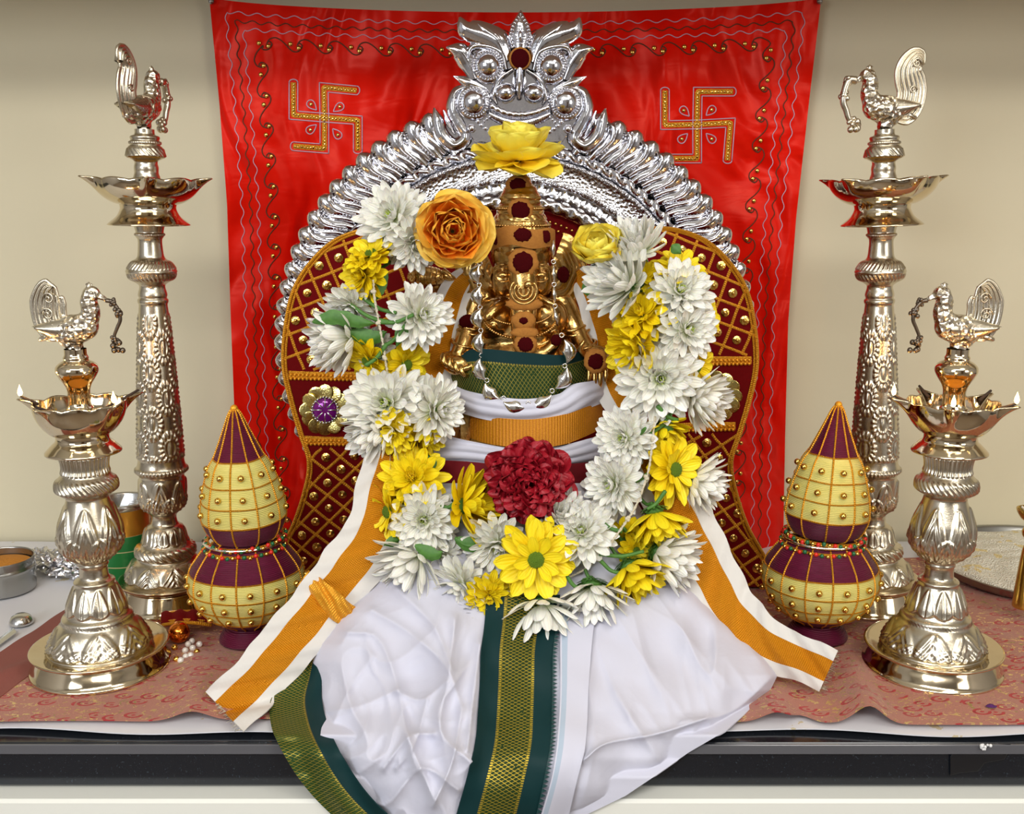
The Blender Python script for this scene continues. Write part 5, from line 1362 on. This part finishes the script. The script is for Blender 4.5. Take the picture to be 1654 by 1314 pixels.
# (px, py, diameter px, kind, (dx, dy up) the way it faces in the picture, towards-viewer weight, Y)
FL = [
 (632, 348, 118, 'w', (-.35, .35), 1., -.395), (672, 396, 92, 'w', (.4, -.35), .9, -.410), (596, 402, 84, 'y', (-.3, .9), .55, -.415), (580, 446, 88, 'b', (-.6, -.1), .7, -.420),
 (566, 500, 84, 'w', (-.2, -.6), .7, -.415), (540, 548, 100, 'w', (-.9, -.2), .45, -.410), (684, 508, 104, 'w', (.55, .15), .8, -.425), (588, 588, 84, 'y', (-.5, -.5), .6, -.425),
 (662, 592, 88, 'y', (.6, -.3), .6, -.415), (597, 560, 70, 'w', (-.1, .4), .8, -.405), (622, 650, 140, 'w', (-.15, .2), 1., -.435), (712, 662, 106, 'w', (.8, 0), .7, -.440),
 (636, 700, 78, 'b', (-.1, -.3), .9, -.448), (690, 706, 70, 'y', (.6, -.6), .5, -.430), (603, 700, 92, 'w', (-.6, -.5), .6, -.430), (664, 770, 112, 'b', (-.1, .4), .85, -.455),
 (618, 828, 96, 'y', (-.8, -.1), .6, -.460), (770, 814, 104, 'b', (.85, .2), .5, -.470), (684, 840, 112, 'w', (0, .1), 1., -.478), (660, 918, 108, 'w', (-.5, -.6), .6, -.478),
 (738, 956, 116, 'w', (-.5, -.4), .75, -.497), (803, 886, 106, 'w', (0, -.4), .9, -.492), (790, 966, 84, 'b', (0, -.2), 1., -.515), (762, 1004, 92, 'w', (-.1, -.7), .7, -.505),
 (866, 906, 128, 'y', (.0, .05), 1., -.520), (880, 1002, 118, 'w', (.1, -.7), .65, -.522), (958, 972, 104, 'w', (.0, -.75), .6, -.515), (938, 856, 110, 'w', (-.15, .5), .8, -.497),
 (1028, 936, 100, 'y', (.35, -.65), .5, -.505), (1086, 902, 104, 'w', (.9, -.35), .5, -.485), (1062, 850, 92, 'y', (.15, -.9), .35, -.482), (985, 782, 106, 'w', (-.65, .1), .8, -.470),
 (1006, 708, 100, 'w', (-.5, .1), .9, -.455), (1098, 758, 112, 'y', (.6, .1), .8, -.462), (1138, 782, 84, 'w', (.9, -.4), .4, -.445), (1066, 612, 132, 'w', (-.05, .05), 1., -.452),
 (1114, 532, 104, 'w', (.35, .1), .95, -.440), (1100, 466, 104, 'w', (.1, .35), .95, -.430), (1034, 504, 104, 'b', (-.45, .45), .8, -.432), (1018, 566, 84, 'b', (-.7, -.3), .6, -.436),
 (1000, 454, 100, 'w', (-.8, .25), .6, -.425), (1026, 390, 82, 'w', (-.3, .85), .5, -.405), (1102, 424, 82, 'y', (.2, .9), .6, -.410), (1146, 510, 74, 'y', (.8, .1), .6, -.415),
 (1132, 596, 80, 'y', (.7, -.3), .6, -.425), (1140, 646, 86, 'w', (.8, -.3), .5, -.430), (1040, 446, 60, 'b', (-.2, .3), .8, -.415), (1012, 878, 84, 'y', (-.2, -.4), .6, -.470), (960, 880, 80, 'y', (.3, -.3), .8, -.475),
 (1030, 1000-110, 60, 'y', (.3, -.1), .7, -.478), (1075, 700, 70, 'y', (.2, -.7), .5, -.440), (905, 832, 80, 'w', (.1, .5), .6, -.480), (716, 900, 70, 'w', (0, -.3), .8, -.470),
]
NM = {'w': 'white_chrysanthemum', 'y': 'yellow_chrysanthemum', 'b': 'yellow_chrysanthemum'}
go = Vector(garland.location)
cord_pts = []
for i, (px, py, dm, kd_, (fx, fz), fy, Yf_) in enumerate(FL):
    k = sc(Yf_, .3); D = dm*k*1.07; side = fy <= .65 and not (kd_ == 'y' and fy > .5)
    o = bpy.data.objects.new(NM[kd_], FM[kd_[0].replace('b', 'y')+'s' if side else kd_][i % 4]); C.objects.link(o); o.parent = garland
    f = Vector((fx, -fy, fz+.10)).normalized()
    q = f.to_track_quat('Z', 'Y') @ Quaternion((0, 0, 1), i*1.7)
    ctr = Vector(P(px, py, Yf_).__iter__()) - f*D*(.24 if side else .14)
    o.location = ctr-go; o.rotation_mode = 'QUATERNION'; o.rotation_quaternion = q; D = D*(1.18 if side else 1.); o.scale = (D, D, D)
    o['label'] = {'w': 'white double chrysanthemum', 'y': 'yellow daisy-like chrysanthemum', 'b': 'yellow double chrysanthemum'}[kd_]
    for nm, me in (('flower_centre', FM['c'+kd_]), ('calyx', FM['calyx'])):
        c = bpy.data.objects.new(nm, me); C.objects.link(c); c.parent = o
        if side and nm == 'flower_centre': c.scale = (.6, .6, .6)
    # stem from the calyx back to the string
    fb = ctr - f*D*.13
    # string attachment point: nearest on the string path
    o['_s'] = 0
    del o['_s']
    cord_pts.append((fb, D))
LS = catmull([(604, 440, -.392), (602, 470, -.398), (610, 520, -.404), (620, 590, -.410), (628, 640, -.410), (655, 720, -.425), (690, 790, -.440), (740, 880, -.462), (810, 930, -.488), (880, 940, -.496), (950, 915, -.488), (1005, 850, -.472), (1045, 780, -.452), (1058, 700, -.436), (1062, 640, -.424), (1070, 560, -.412), (1060, 490, -.405), (1045, 420, -.392), (1040, 385, -.385)], 12)
SP = PP(LS[:, 0], LS[:, 1], LS[:, 2]); sb_ = MB()
for ph_ in (0, PI): 
    sb_.tube(SP+np.stack([.0006*np.cos(np.arange(len(SP))*1.3+ph_), 0*SP[:, 0], .0006*np.sin(np.arange(len(SP))*1.3+ph_)], 1), .0009, 7)
for k in range(6, len(SP), 13):
    c = SP[k]
    for j in range(3): sb_.ell(c+np.array([random.uniform(-1, 1), -.5, random.uniform(-1, 1)])*.0016, .0021, nu=8, nv=6)
part('string', sb_, M['string'], garland)
# front run of string seen over the petals
for pts in ([(603, 452, -.432), (605, 480, -.437), (611, 515, -.437), (618, 552, -.437), (624, 590, -.438), (628, 612, -.434)], [(1058, 672, -.458), (1052, 730, -.468), (1046, 765, -.478), (1028, 815, -.492), (1006, 850, -.500), (978, 888, -.506)]):
    L_ = catmull(pts, 8); g = MB(); W_ = PP(L_[:, 0], L_[:, 1], L_[:, 2])
    for ph_ in (0, PI): g.tube(W_+np.stack([.0007*np.cos(np.arange(len(W_))*1.5+ph_), 0*W_[:, 0], .0007*np.sin(np.arange(len(W_))*1.5+ph_)], 1), .0009, 7)
    for k in range(5, len(W_), 12):
        for j in range(4): g.ell(W_[k]+np.array([random.uniform(-1, 1), -.4, random.uniform(-1, 1)])*.0018, .0022, nu=8, nv=6)
    part('string', g, M['string'], garland)
def stem(p0, p1, r=.0022, parent=garland, sag=.004):
    p0 = np.array(p0); p1 = np.array(p1); m_ = (p0+p1)/2+np.array([0, .0, -sag]); g = MB()
    q = catmull(np.array([p0, m_, p1]), 6); g.tube(q, np.linspace(r, r*.85, len(q)), 8); part('stem', g, M['green'], parent)
for fb, D in cord_pts:
    a = np.array(fb); d = np.linalg.norm(SP-a, axis=1); j = int(np.argmin(d))
    if d[j] > .006: stem(a, SP[j])
# stems and leaves that show in front
for a, b_ in (((585, 480, -.420), (640, 505, -.436)), ((628, 520, -.438), (566, 492, -.428)), ((612, 520, -.437), (668, 508, -.44)), ((625, 555, -.437), (590, 590, -.44)), ((655, 525, -.437), (618, 560, -.437)),
              ((1046, 766, -.478), (1000, 780, -.47)), ((1075, 792, -.48), (1045, 822, -.485)), ((968, 894, -.50), (1040, 890, -.508)), ((970, 905, -.503), (1003, 925, -.51)), ((1005, 858, -.498), (965, 835, -.49)), ((915, 930, -.515), (940, 950, -.52)), ((1050, 700, -.455), (1090, 660, -.452)), ((1062, 655, -.46), (1095, 678, -.455)), ((1045, 690, -.46), (1020, 700, -.455)), ((735, 812, -.478), (712, 815, -.475)), ((770, 880, -.49), (735, 868, -.485))):
    stem(P(*a), P(*b_), .0024)
def leafy(pts, w, parent=garland, name='leaf'):
    g = MB(); q = catmull(np.array(pts, float), 6); W_ = PP(q[:, 0], q[:, 1], q[:, 2]); t = np.gradient(q[:, :2], axis=0); t /= np.linalg.norm(t, axis=1, keepdims=True)
    L = np.linspace(0, 1, len(q)); ww = w*np.sin(PI*np.clip(L*.96+.03, 0, 1)**.8)*(1+.22*np.abs(np.sin(L*16)))*sc(-.45, .3); rows = []
    n3 = np.stack([-t[:, 1], 0*t[:, 0], -t[:, 0]], 1)
    for k in (-1, -.5, 0, .5, 1): rows.append(W_+n3*(ww*k)[:, None]+np.array([0, -.0025, 0])*(1-abs(k)))
    part(name, MB().sheet(np.array(rows), .0005), M['green'], parent)
leafy([(505, 520, -.428), (540, 512, -.432), (580, 520, -.434), (606, 522, -.434)], 11); leafy([(560, 535, -.425), (600, 545, -.428), (625, 535, -.43)], 12)
for pts, w_ in (([(625, 440, -.415), (610, 470, -.42), (600, 490, -.42)], 9), ([(655, 520, -.43), (640, 560, -.432)], 9), ([(670, 880, -.492), (700, 895, -.498), (715, 890, -.498)], 10), ([(735, 870, -.485), (765, 880, -.488), (790, 870, -.488)], 11), ([(825, 960, -.505), (835, 985, -.51), (820, 1000, -.508)], 11), ([(1010, 770, -.46), (1000, 800, -.462)], 9), ([(960, 830, -.478), (985, 850, -.482)], 9),
                ([(1085, 680, -.448), (1070, 700, -.45)], 9), ([(690, 735, -.44), (700, 765, -.442)], 10), ([(1085, 395, -.412), (1100, 410, -.415)], 8), ([(940, 470, -.40), (965, 460, -.405)], 12), ([(645, 870, -.47), (620, 880, -.475)], 8), ([(940, 935, -.5), (960, 950, -.51)], 9), ([(1060, 560, -.43), (1080, 575, -.43)], 9), ([(720, 640, -.42), (700, 660, -.42)], 9)):
    leafy(pts, w_)

# ---- roses and carnation
def bloom(layers, seed, mi_=0):
    rs = random.Random(seed); b = MB()
    for (n, e0, e1, L, wd, br, bz, cup, tip) in layers:
        off = rs.random()
        for k in range(n):
            petal_geo(b, (k+off+rs.uniform(-.2, .2))*2*PI/n, (br, bz), e0+rs.uniform(-.1, .1), e1+rs.uniform(-.2, .2), L*rs.uniform(.9, 1.08), wd*rs.uniform(.9, 1.1), cup=cup*rs.uniform(.8, 1.2), tip=tip, ns=9, twist=rs.uniform(-.15, .15), flare=.10)
    return b
def place(me_or_mb, name, label, cat, px, py, dm, face, Y, mats, sc3=(1, 1, 1), spin=0., back=.14, group=None, sub=None):
    k = sc(Y, .4)*dm; f = Vector(face).normalized()
    r = thing(name, label, cat, Vector(P(px, py, Y))-f*k*back, (0, 0, 0), group); r.rotation_mode = 'QUATERNION'
    r.rotation_quaternion = f.to_track_quat('Z', 'Y') @ Quaternion((0, 0, 1), spin); r.scale = (k*sc3[0], k*sc3[1], k*sc3[2])
    part('petals', me_or_mb, mats, r, world=False)
    c = bpy.data.objects.new('calyx', FM['calyx']); C.objects.link(c); c.parent = r; c.location = (0, 0, -.05); c.scale = (.7, .7, .7)
    return r
op = [(6, -.15, .40, .50, .34, .02, .0, .25, .3), (6, .15, .75, .48, .33, .03, .01, .4, .3)]
inn = [(7, .6, 1.5, .42, .24, .16, .02, .5, .3), (8, 1.0, 1.75, .38, .17, .17, .03, .7, .4), (8, 1.1, 1.8, .35, .13, .10, .04, .8, .4), (8, 1.1, 1.9, .32, .10, .05, .05, .8, .4), (9, .95, 1.6, .38, .12, .20, .04, .7, .4)]
r = place(bloom(op, 5), 'rose', 'large orange and yellow rose tucked by the left shoulder, beside the crown', 'rose', 732, 372, 128, (.12, -1, .12), -.425, M['rose_a'], spin=.4)
part('inner_petals', bloom(inn, 8), M['rose_o'], r, world=False, label='deep orange inner petals')
r = place(bloom([(7, -.25, .10, .50, .26, .02, 0, .3, .3), (7, .05, .7, .48, .26, .03, .02, .4, .3), (7, .5, 1.2, .44, .25, .03, .03, .5, .3), (7, .9, 1.5, .40, .20, .03, .04, .6, .3)], 15), 'rose', 'wide open yellow rose resting on top of the statue\'s crown', 'rose', 838, 262, 150, (0, -.16, 1), -.365, M['rose_y'], sc3=(1, 1, 1.0), back=.0, spin=.2)
part('inner_petals', bloom([(7, 1.1, 1.7, .34, .10, .03, .05, .7, .6), (6, 1.3, 1.9, .28, .08, .01, .05, .7, .6)], 18), M['rose_y'], r, world=False)
r = place(bloom([(6, .35, 1.35, .46, .32, .04, -.02, .5, .3), (6, .6, 1.6, .48, .30, .05, .0, .55, .3), (6, .9, 1.9, .42, .24, .04, .02, .6, .3)], 25), 'rose', 'small cupped yellow rose by the right shoulder, beside the silver arch', 'rose', 963, 384, 132, (-.15, -.55, .7), -.415, M['rose_y'], sc3=(.9, .85, .85), back=.3)
part('inner_petals', bloom([(7, 1.2, 1.9, .32, .10, .02, .04, .8, .6)], 28), M['rose_y'], r, world=False)
rs = random.Random(31); cb = MB()
for li in range(14):
    t = li/13.; n = 19-li
    for k in range(n):
        az = (k+rs.random())*2*PI/n; e0 = -.2+1.5*t**.8+rs.uniform(-.2, .2)
        petal_geo(cb, az, (.03*(1-t), .12*t), e0, e0+rs.uniform(-.3, .35), (.49-.22*t)*rs.uniform(.82, 1.06), (.125-.05*t)*rs.uniform(.8, 1.25), cup=rs.uniform(-.5, .6), tip=.2, ns=11, twist=rs.uniform(-.9, .9), flare=.7)
place(cb, 'carnation', 'large dark red ruffled carnation in the middle of the statue\'s waist', 'carnation', 856, 778, 156, (0, -1, .15), -.475, M['rpetal'], back=.10)
# ------------------------------------------------------------------ thread-wrapped pots with coconuts
def wrapped_pot(px_c, Y, label_p, label_c, sc_=1.0, zoff=.010, seed=1):
    k = sc(Y, .1)*sc_; Z0 = zoff
    # local z from pixel rows of the left pot (axis drawn upright)
    Yl = -.392
    Zf = lambda py: (zp(py, Yl)-zp(1040, Yl))*sc_
    def q(L): return [(hw*k, Zf(py)) for hw, py in L]
    x = P(px_c, 1040, Y)[0]
    pot = thing('wrapped_pot', label_p, 'pot', (x, Y, Z0), (0, 0, seed*.3), group=None)
    body_pts = q([(28, 1018), (36, 1012), (60, 1000), (80, 980), (91, 958), (92, 938), (86, 918), (74, 902), (62, 888), (56, 882)])
    prof = dens(body_pts, .0015, 3)
    rz = lambda z: np.interp(z, prof[:, 1], prof[:, 0])
    za, zb_ = Zf(996), Zf(925)
    low = prof[prof[:, 1] <= za+.0008]; mid = prof[(prof[:, 1] >= za-.0008) & (prof[:, 1] <= zb_+.0008)]; up = prof[prof[:, 1] >= zb_-.0008]
    b = MB(); b.lathe(low, 72, mi=1); b.lathe(mid, 72, mi=0); b.lathe(up, 72, mi=1); b.lathe([(up[-1][0], up[-1][1]), (.001, up[-1][1]+.001)], 72, mi=1)
    part('body', b, [M['th_cream'], M['th_maroon']], pot, world=False)
    part('foot', MB().lathe(dens([(.01, .0005)]+q([(48, 1040), (49, 1037), (46, 1030), (38, 1020), (30, 1015)]), .0012), 64), M['th_maroon'], pot, world=False)
    def meridians(par, prof, n, ph, w=2.6):
        g = MB()
        for i in range(n):
            a = ph+i*2*PI/n; pts = np.array([((r+.0006)*math.cos(a), (r+.0006)*math.sin(a), z) for r, z in prof]); g.tube(pts[::2], w*k*.55, 6)
        part('gold_ribs', g, M['braid'], par, world=False)
    def rings(par, zs, rf, w=2.4):
        g = MB()
        for z in zs: g.tube([((rf(z)+.0006)*math.cos(a), (rf(z)+.0006)*math.sin(a), z+.0004*math.sin(a*5)) for a in np.linspace(0, 2*PI, 48, endpoint=False)], w*k*.5, 6, closed=True)
        part('gold_rings', g, M['braid'], par, world=False)
    meridians(pot, prof, 14, 0); rings(pot, [Zf(y) for y in (996, 975, 952, 925)], rz)
    bm = MB().ell((0, 0, 0), 5.2*k, nu=14, nv=10).data('gold_bead', M['bead'])
    for (y, off) in ((986, 0), (964, .0), (939, 0)):
        for i in range(14):
            a = (i+.5+off)*2*PI/14; z = Zf(y); rr = rz(z)+3.4*k
            o = bpy.data.objects.new('gold_bead', bm); C.objects.link(o); o.parent = pot; o.location = (rr*math.cos(a), rr*math.sin(a), z)
    zc = Zf(884)
    g = MB().lathe([(.02, zc+.001), (60*k, zc+.001), (64*k, zc+.002), (66*k, zc+.0045), (60*k, zc+.005), (.02, zc+.004)], 64)
    part('rim', g, M['sil2'], pot, world=False)
    def trim(par, z, r):
        g = MB(); g.tube([(r*math.cos(a), r*math.sin(a), z) for a in np.linspace(0, 2*PI, 60, endpoint=False)], 2.6*k, 7, closed=True)
        part('gold_cord', g, M['braid'], par, world=False)
        rs = random.Random(2); gr = MB(); gg = MB(); go_ = MB()
        for i in range(46):
            a = i*2*PI/46; c = ((r+2.5*k)*math.cos(a), (r+2.5*k)*math.sin(a), z+rs.uniform(-1, 1)*2.0*k)
            (gr, gg, go_)[i % 3].ell(c, 3.6*k, nu=8, nv=6)
        part('red_trim_beads', gr, M['redbead'], par, world=False); part('green_trim_beads', gg, M['greenbead'], par, world=False); part('gold_trim_beads', go_, M['bead'], par, world=False)
    trim(pot, zc-.0045, 62*k)
    # the coconut
    co = thing('wrapped_coconut', label_c, 'coconut', (x+.002, Y, Z0+zc+.0056), (R_(2), R_(-3.0 if px_c < 800 else 2.0), .2+seed*.4))
    Zc = lambda py: Zf(py)-zc-.0056+.0002
    def qc(L): return [(hw*k, Zc(py)) for hw, py in L]
    pr = dens(qc([(20, 880), (50, 876), (60, 862), (66, 845), (66, 828), (62, 805), (55, 780), (46, 755), (38, 745), (28, 722), (18, 698), (9, 675), (4, 668), (.3, 666)]), .0014, 3)
    zi = pr[:, 1]; rz2 = lambda z: np.interp(z, zi, pr[:, 0])
    z1, z2, z3 = Zc(842), Zc(745), Zc(872)
    b = MB()
    b.lathe(pr[pr[:, 1] <= z1+.0008], 64, mi=1); b.lathe(pr[(pr[:, 1] >= z1-.0008) & (pr[:, 1] <= z2+.0008)], 64, mi=0); b.lathe(pr[pr[:, 1] >= z2-.0008], 64, mi=1)
    part('body', b, [M['th_cream'], M['th_maroon']], co, world=False)
    meridians(co, pr[6:], 10, .3); rings(co, [z1, Zc(812), Zc(782), z2], rz2)
    for y in (827, 797, 765):
        for i in range(10):
            a = .3+(i+.5)*2*PI/10; z = Zc(y); rr = rz2(z)+3.4*k
            o = bpy.data.objects.new('gold_bead', bm); C.objects.link(o); o.parent = co; o.location = (rr*math.cos(a), rr*math.sin(a), z)
    tp = MB().ell((0, 0, Zc(667)), 6*k, nu=12, nv=8); part('gold_tip', tp, M['braid'], co, world=False)
    trim(co, Zc(876), 60*k)
wrapped_pot(404, -.392, 'maroon and cream thread wrapped pot with gold beads, beside the left end of the stole', 'maroon and cream thread wrapped cone shaped coconut sitting in the left pot', seed=1, zoff=.0085)
wrapped_pot(1318, -.383, 'maroon and cream thread wrapped pot with gold beads, beside the right end of the stole', 'maroon and cream thread wrapped cone shaped coconut sitting in the right pot', seed=2, zoff=.0085)

# ------------------------------------------------------------------ odds and ends on the counter
# steel tin with orange powder, left edge
c = G(-12, 968); t = thing('steel_tin', 'round steel tin of orange powder at the left edge of the counter', 'tin', (c[0], c[1]+.03, .0035))
k = sc(c[1], .0)
b = MB().lathe(dens([(.001, 0), (50*k, 0), (52*k, .002), (52*k, .030), (53.5*k, .031), (53.5*k, .033), (52*k, .034), (52*k, .045), (53*k, .046), (52*k, .0465), (50.5*k, .046), (50*k, .004), (.001, .003)], .0015, 1), 80)
part('tin_body', b, M['dsteel'], t, world=False)
part('orange_powder', MB().lathe([(.0005, .041), (20*k, .040), (48*k, .036)], 60), M['opowder'], t, world=False)
# measuring spoon
c = G(35, 1010); sp = thing('measuring_spoon', 'small steel measuring spoon lying upside down near the tin', 'spoon', (c[0], c[1], .0035))
g = MB().lathe([(.0142, .0002), (.0145, .001), (.0140, .004), (.0115, .009), (.007, .0118), (.0003, .0128)], 40); part('spoon_bowl', g, M['steel'], sp, world=False)
g = MB(); hp = [G(24, 1018, .006), G(5, 1032, .005), G(-30, 1058, .005), G(-70, 1085, .005)]
q = catmull(np.array(hp), 6); n2 = np.array([.6, -.8, 0]); rows = [q+n2*(.0085*kk)+np.array([0, 0, .0008*(1-kk*kk)]) for kk in (-1, -.5, 0, .5, 1)]
part('handle', MB().sheet(np.array(rows), .001), M['steel'], sp)
# crumpled foil
def foil(pts, rad, name, label, seed):
    q = catmull(np.array(pts, float), 10); rs = np.random.RandomState(seed); n = len(q); seg = 26; rr = np.interp(np.linspace(0, 1, n), np.linspace(0, 1, len(rad)), rad)
    A = np.zeros((n, seg, 3)); t = np.gradient(q, axis=0); t /= np.linalg.norm(t, axis=1, keepdims=True)
    for i in range(n):
        u = np.cross(t[i], [0, 0, 1]); u /= np.linalg.norm(u); w_ = np.cross(u, t[i])
        for j in range(seg):
            a = j*2*PI/seg; r = rr[i]*(1+.35*rs.rand()-.15+.25*math.sin(j*2.3+i*1.1)); A[i, j] = q[i]+u*r*math.cos(a)+w_*r*math.sin(a)*.8
    A[..., 2] = np.maximum(A[..., 2], .0042)
    o = part(name, MB().grid(A, cv=True), M['foil'], None, smooth=False, loc=tuple(A.reshape(-1, 3).mean(0)*np.array([1, 1, 0])+np.array([0, 0, .0042]))); tag(o, label, 'foil')
foil([G(45, 895, .016), G(75, 902, .022), G(110, 915, .020), G(150, 925, .014)], [.008, .016, .018, .014, .008], 'foil_wrap', 'crumpled aluminium foil behind the short left lamp, beside the tin', 3)
foil([G(205, 905, .03), G(225, 880, .045), G(238, 850, .06), G(246, 835, .07)], [.012, .018, .016, .008], 'foil_wrap', 'crumpled aluminium foil standing between the green can and the tall left lamp', 9)
# green can
Yc = -.215; cx = P(200, 880, Yc); t = thing('green_can', 'open green can with a gold band holding yellow powder and a spoon', 'can', (cx[0], Yc, .0035)); k = sc(Yc, .1)
zt = zp(806, Yc)-.0035
part('can_body', MB().lathe([(.001, 0), (42*k, 0), (43*k, .002), (43*k, zt*.66)], 72), M['can_green'], t, world=False)
part('gold_band', MB().lathe([(43*k, zt*.66), (43.3*k, zt*.67), (43.3*k, zt*.93)], 72), M['can_gold'], t, world=False)
part('rim', MB().lathe([(43.3*k, zt*.93), (45*k, zt*.95), (45.5*k, zt*.985), (44*k, zt), (42*k, zt*.98), (42*k, zt*.5)], 72), M['steel'], t, world=False)
part('yellow_powder', MB().lathe([(.0005, zt*.90), (25*k, zt*.87), (42*k, zt*.83)], 48), M['powder'], t, world=False)
s2 = thing('steel_spoon', 'steel spoon standing in the powder of the green can', 'spoon', (cx[0]+.002, Yc-.006, .0035+zt*.85))
q = np.array([(0, 0, 0), (.004, .003, .012), (.010, .006, .026)]); q = catmull(q, 6); rows = [q+np.array([.0055*kk, 0, .0]) for kk in (-1, 0, 1)]
part('handle', MB().sheet(np.array(rows), .001), M['dsteel'], s2, world=False)
g = MB().ell((-.002, -.001, -.004), (.009, .004, .012)); part('spoon_bowl', g, M['dsteel'], s2, world=False)
# beaded velvet ornament by the left pot
Yo = -.40; t = thing('beaded_ornament', 'small velvet ornament with a copper ball and pearl beads beside the left pot', 'ornament', tuple(G(295, 1030, .006)))
A = []
for kk in np.linspace(-1, 1, 7):
    row = []
    for s_ in np.linspace(0, 1, 26):
        p = G(262+80*s_, 1000-4*math.sin(s_*PI)+kk*9, .022+.006*math.sin(s_*PI)); row.append((p[0], p[1], p[2]+.003*(1-kk*kk)+.0015*math.sin(s_*22)))
    A.append(row)
part('velvet_tab', MB().sheet(np.array(A)[::-1], .002), M['velvet'], t)
g = MB()
for dy in (-9, 9, 5): g.tube([G(262+80*s_, 1000+dy-4*math.sin(s_*PI), .0235+.006*math.sin(s_*PI)) for s_ in np.linspace(0, 1, 20)], .0022, 6)
part('gold_edging', g, M['braid'], t)
c = G(289, 1021, .020); part('copper_ball', MB().ell(c, .0128, nu=28, nv=18), M['copper'], t)
rs = random.Random(4)
bw = [(262, 1000), (304, 1040), (311, 1046), (318, 1052), (300, 1060), (292, 1066), (285, 1064), (310, 1035), (322, 1040), (282, 1045), (299, 1050), (308, 1058)]
for i, (x, y) in enumerate(bw):
    r_ = .0038; part('bead', MB().ell(G(x, y, .0105), r_, nu=12, nv=8), M['pearl'] if i % 3 else M['bead'], t)
# steel plate of rice, right edge
c = G(1700, 945); px0 = (c[0]+.005, c[1]+.035, .0075); t = thing('steel_plate', 'large round steel plate at the right edge of the counter', 'plate', px0)
Rr = .158
part('plate_body', MB().lathe(dens([(.001, 0), (Rr*.86, 0), (Rr*.95, .004), (Rr, .016), (Rr*1.015, .017), (Rr*1.01, .0185), (Rr*.99, .018), (Rr*.93, .006), (Rr*.85, .0025), (.001, .002)], .002, 1), 140), M['dsteel'], t, world=False)
rc = thing('rice_heap', 'heap of pale uncooked rice filling the steel plate', 'rice', (px0[0], px0[1], .0105)); 
th_ = np.linspace(0, 2*PI, 120, endpoint=False); rr_ = np.linspace(.001, Rr*.93, 40); T_, R2 = np.meshgrid(th_, rr_, indexing='xy')
Zr = .012+.010*np.cos(R2/(Rr*.93)*PI/2)+.0015*np.sin(T_*5+R2*60)+.0012*np.sin(T_*11-R2*90); Zr[-1] = .004
C.objects.unlink(rc); bpy.data.objects.remove(rc)
o = part('rice_heap', MB().grid(np.stack([R2*np.cos(T_), R2*np.sin(T_), Zr], -1), cv=True), M['rice'], None, world=False, loc=(px0[0], px0[1], px0[2]+.002)); tag(o, 'heap of pale uncooked rice filling the steel plate', 'rice'); o['kind'] = 'stuff'
# little brass lamp standing in the rice
c = P(1662, 900, -.34); t = thing('small_brass_lamp', 'small brass oil lamp standing in the rice at the right edge', 'oil lamp', (c[0], c[1], .027)); k = sc(-.34, .1)
zz = lambda py: zp(py, -.34)-.027
part('stem', MB().lathe(dens([(.001, 0), (18*k, .0), (19*k, .003), (12*k, zz(890)), (8*k, zz(878)), (7*k, zz(872)), (13*k, zz(866)), (15*k, zz(858)), (10*k, zz(850)), (9*k, zz(842))], .001), 48), simple('brass', (.62, .42, .10), 1, .2), t, world=False)
part('oil_bowl', MB().lathe(dens([(9*k, zz(843)), (18*k, zz(838)), (24*k, zz(828)), (26*k, zz(822)), (24*k, zz(822)), (18*k, zz(832)), (.001, zz(836))], .001), 48), bpy.data.materials['brass'], t, world=False)
part('wick', MB().tube([(-14*k, -6*k, zz(824)), (-24*k, -8*k, zz(815))], .0014, 8), M['string'], t, world=False)
# petals, tape and crumbs
def scrap(name, label, cat, px, py, r, mat, z=.0095, pts=6, sd=1, h=.0015):
    rs = random.Random(sd); c = G(px, py, z); g = MB(); ring = []
    for j in range(3):
        ring.append([(r*(j+.05)/2*math.cos(a)*(1+rs.uniform(-.3, .3)), r*(j+.05)/2*math.sin(a)*.7*(1+rs.uniform(-.3, .3)), h*(1-j*.5)+rs.uniform(0, h*.5)) for a in np.linspace(0, 2*PI, 12, endpoint=False)])
    g.grid(np.array(ring), cv=True); o = part(name, g, mat, None, world=False, loc=c); tag(o, label, cat); return o
scrap('fallen_petal', 'purple petal fallen on the paisley cloth in front of the right lamp', 'petal', 1601, 1140, .006, M['purple_petal'], sd=3)
c = P(1592, 1213, -.622); g = MB()
poly = [(1535, 1222), (1542, 1210), (1575, 1206), (1632, 1200), (1634, 1206), (1622, 1226), (1590, 1232), (1580, 1245), (1550, 1248), (1535, 1252)]
prism(g, poly, lambda px, py, h=0.: PP(px, py, -.6192-np.asarray(h)*.0007), -.5, 2.2, .6); o = part('black_tape', g, M['black_tape'], None, loc=tuple(c), smooth=False); tag(o, 'torn piece of black tape on the granite edge at right', 'tape')
g = MB(); rs = random.Random(8)
for _ in range(9): g.ell(np.array(P(1592+rs.uniform(-8, 8), 1206+rs.uniform(-4, 4), -.6245)), rs.uniform(.001, .0022), nu=7, nv=5)
o = part('white_crumb', g, M['crumb'], None, loc=tuple(P(1592, 1206, -.6245))); tag(o, 'white crumb stuck to the black tape', 'crumb')
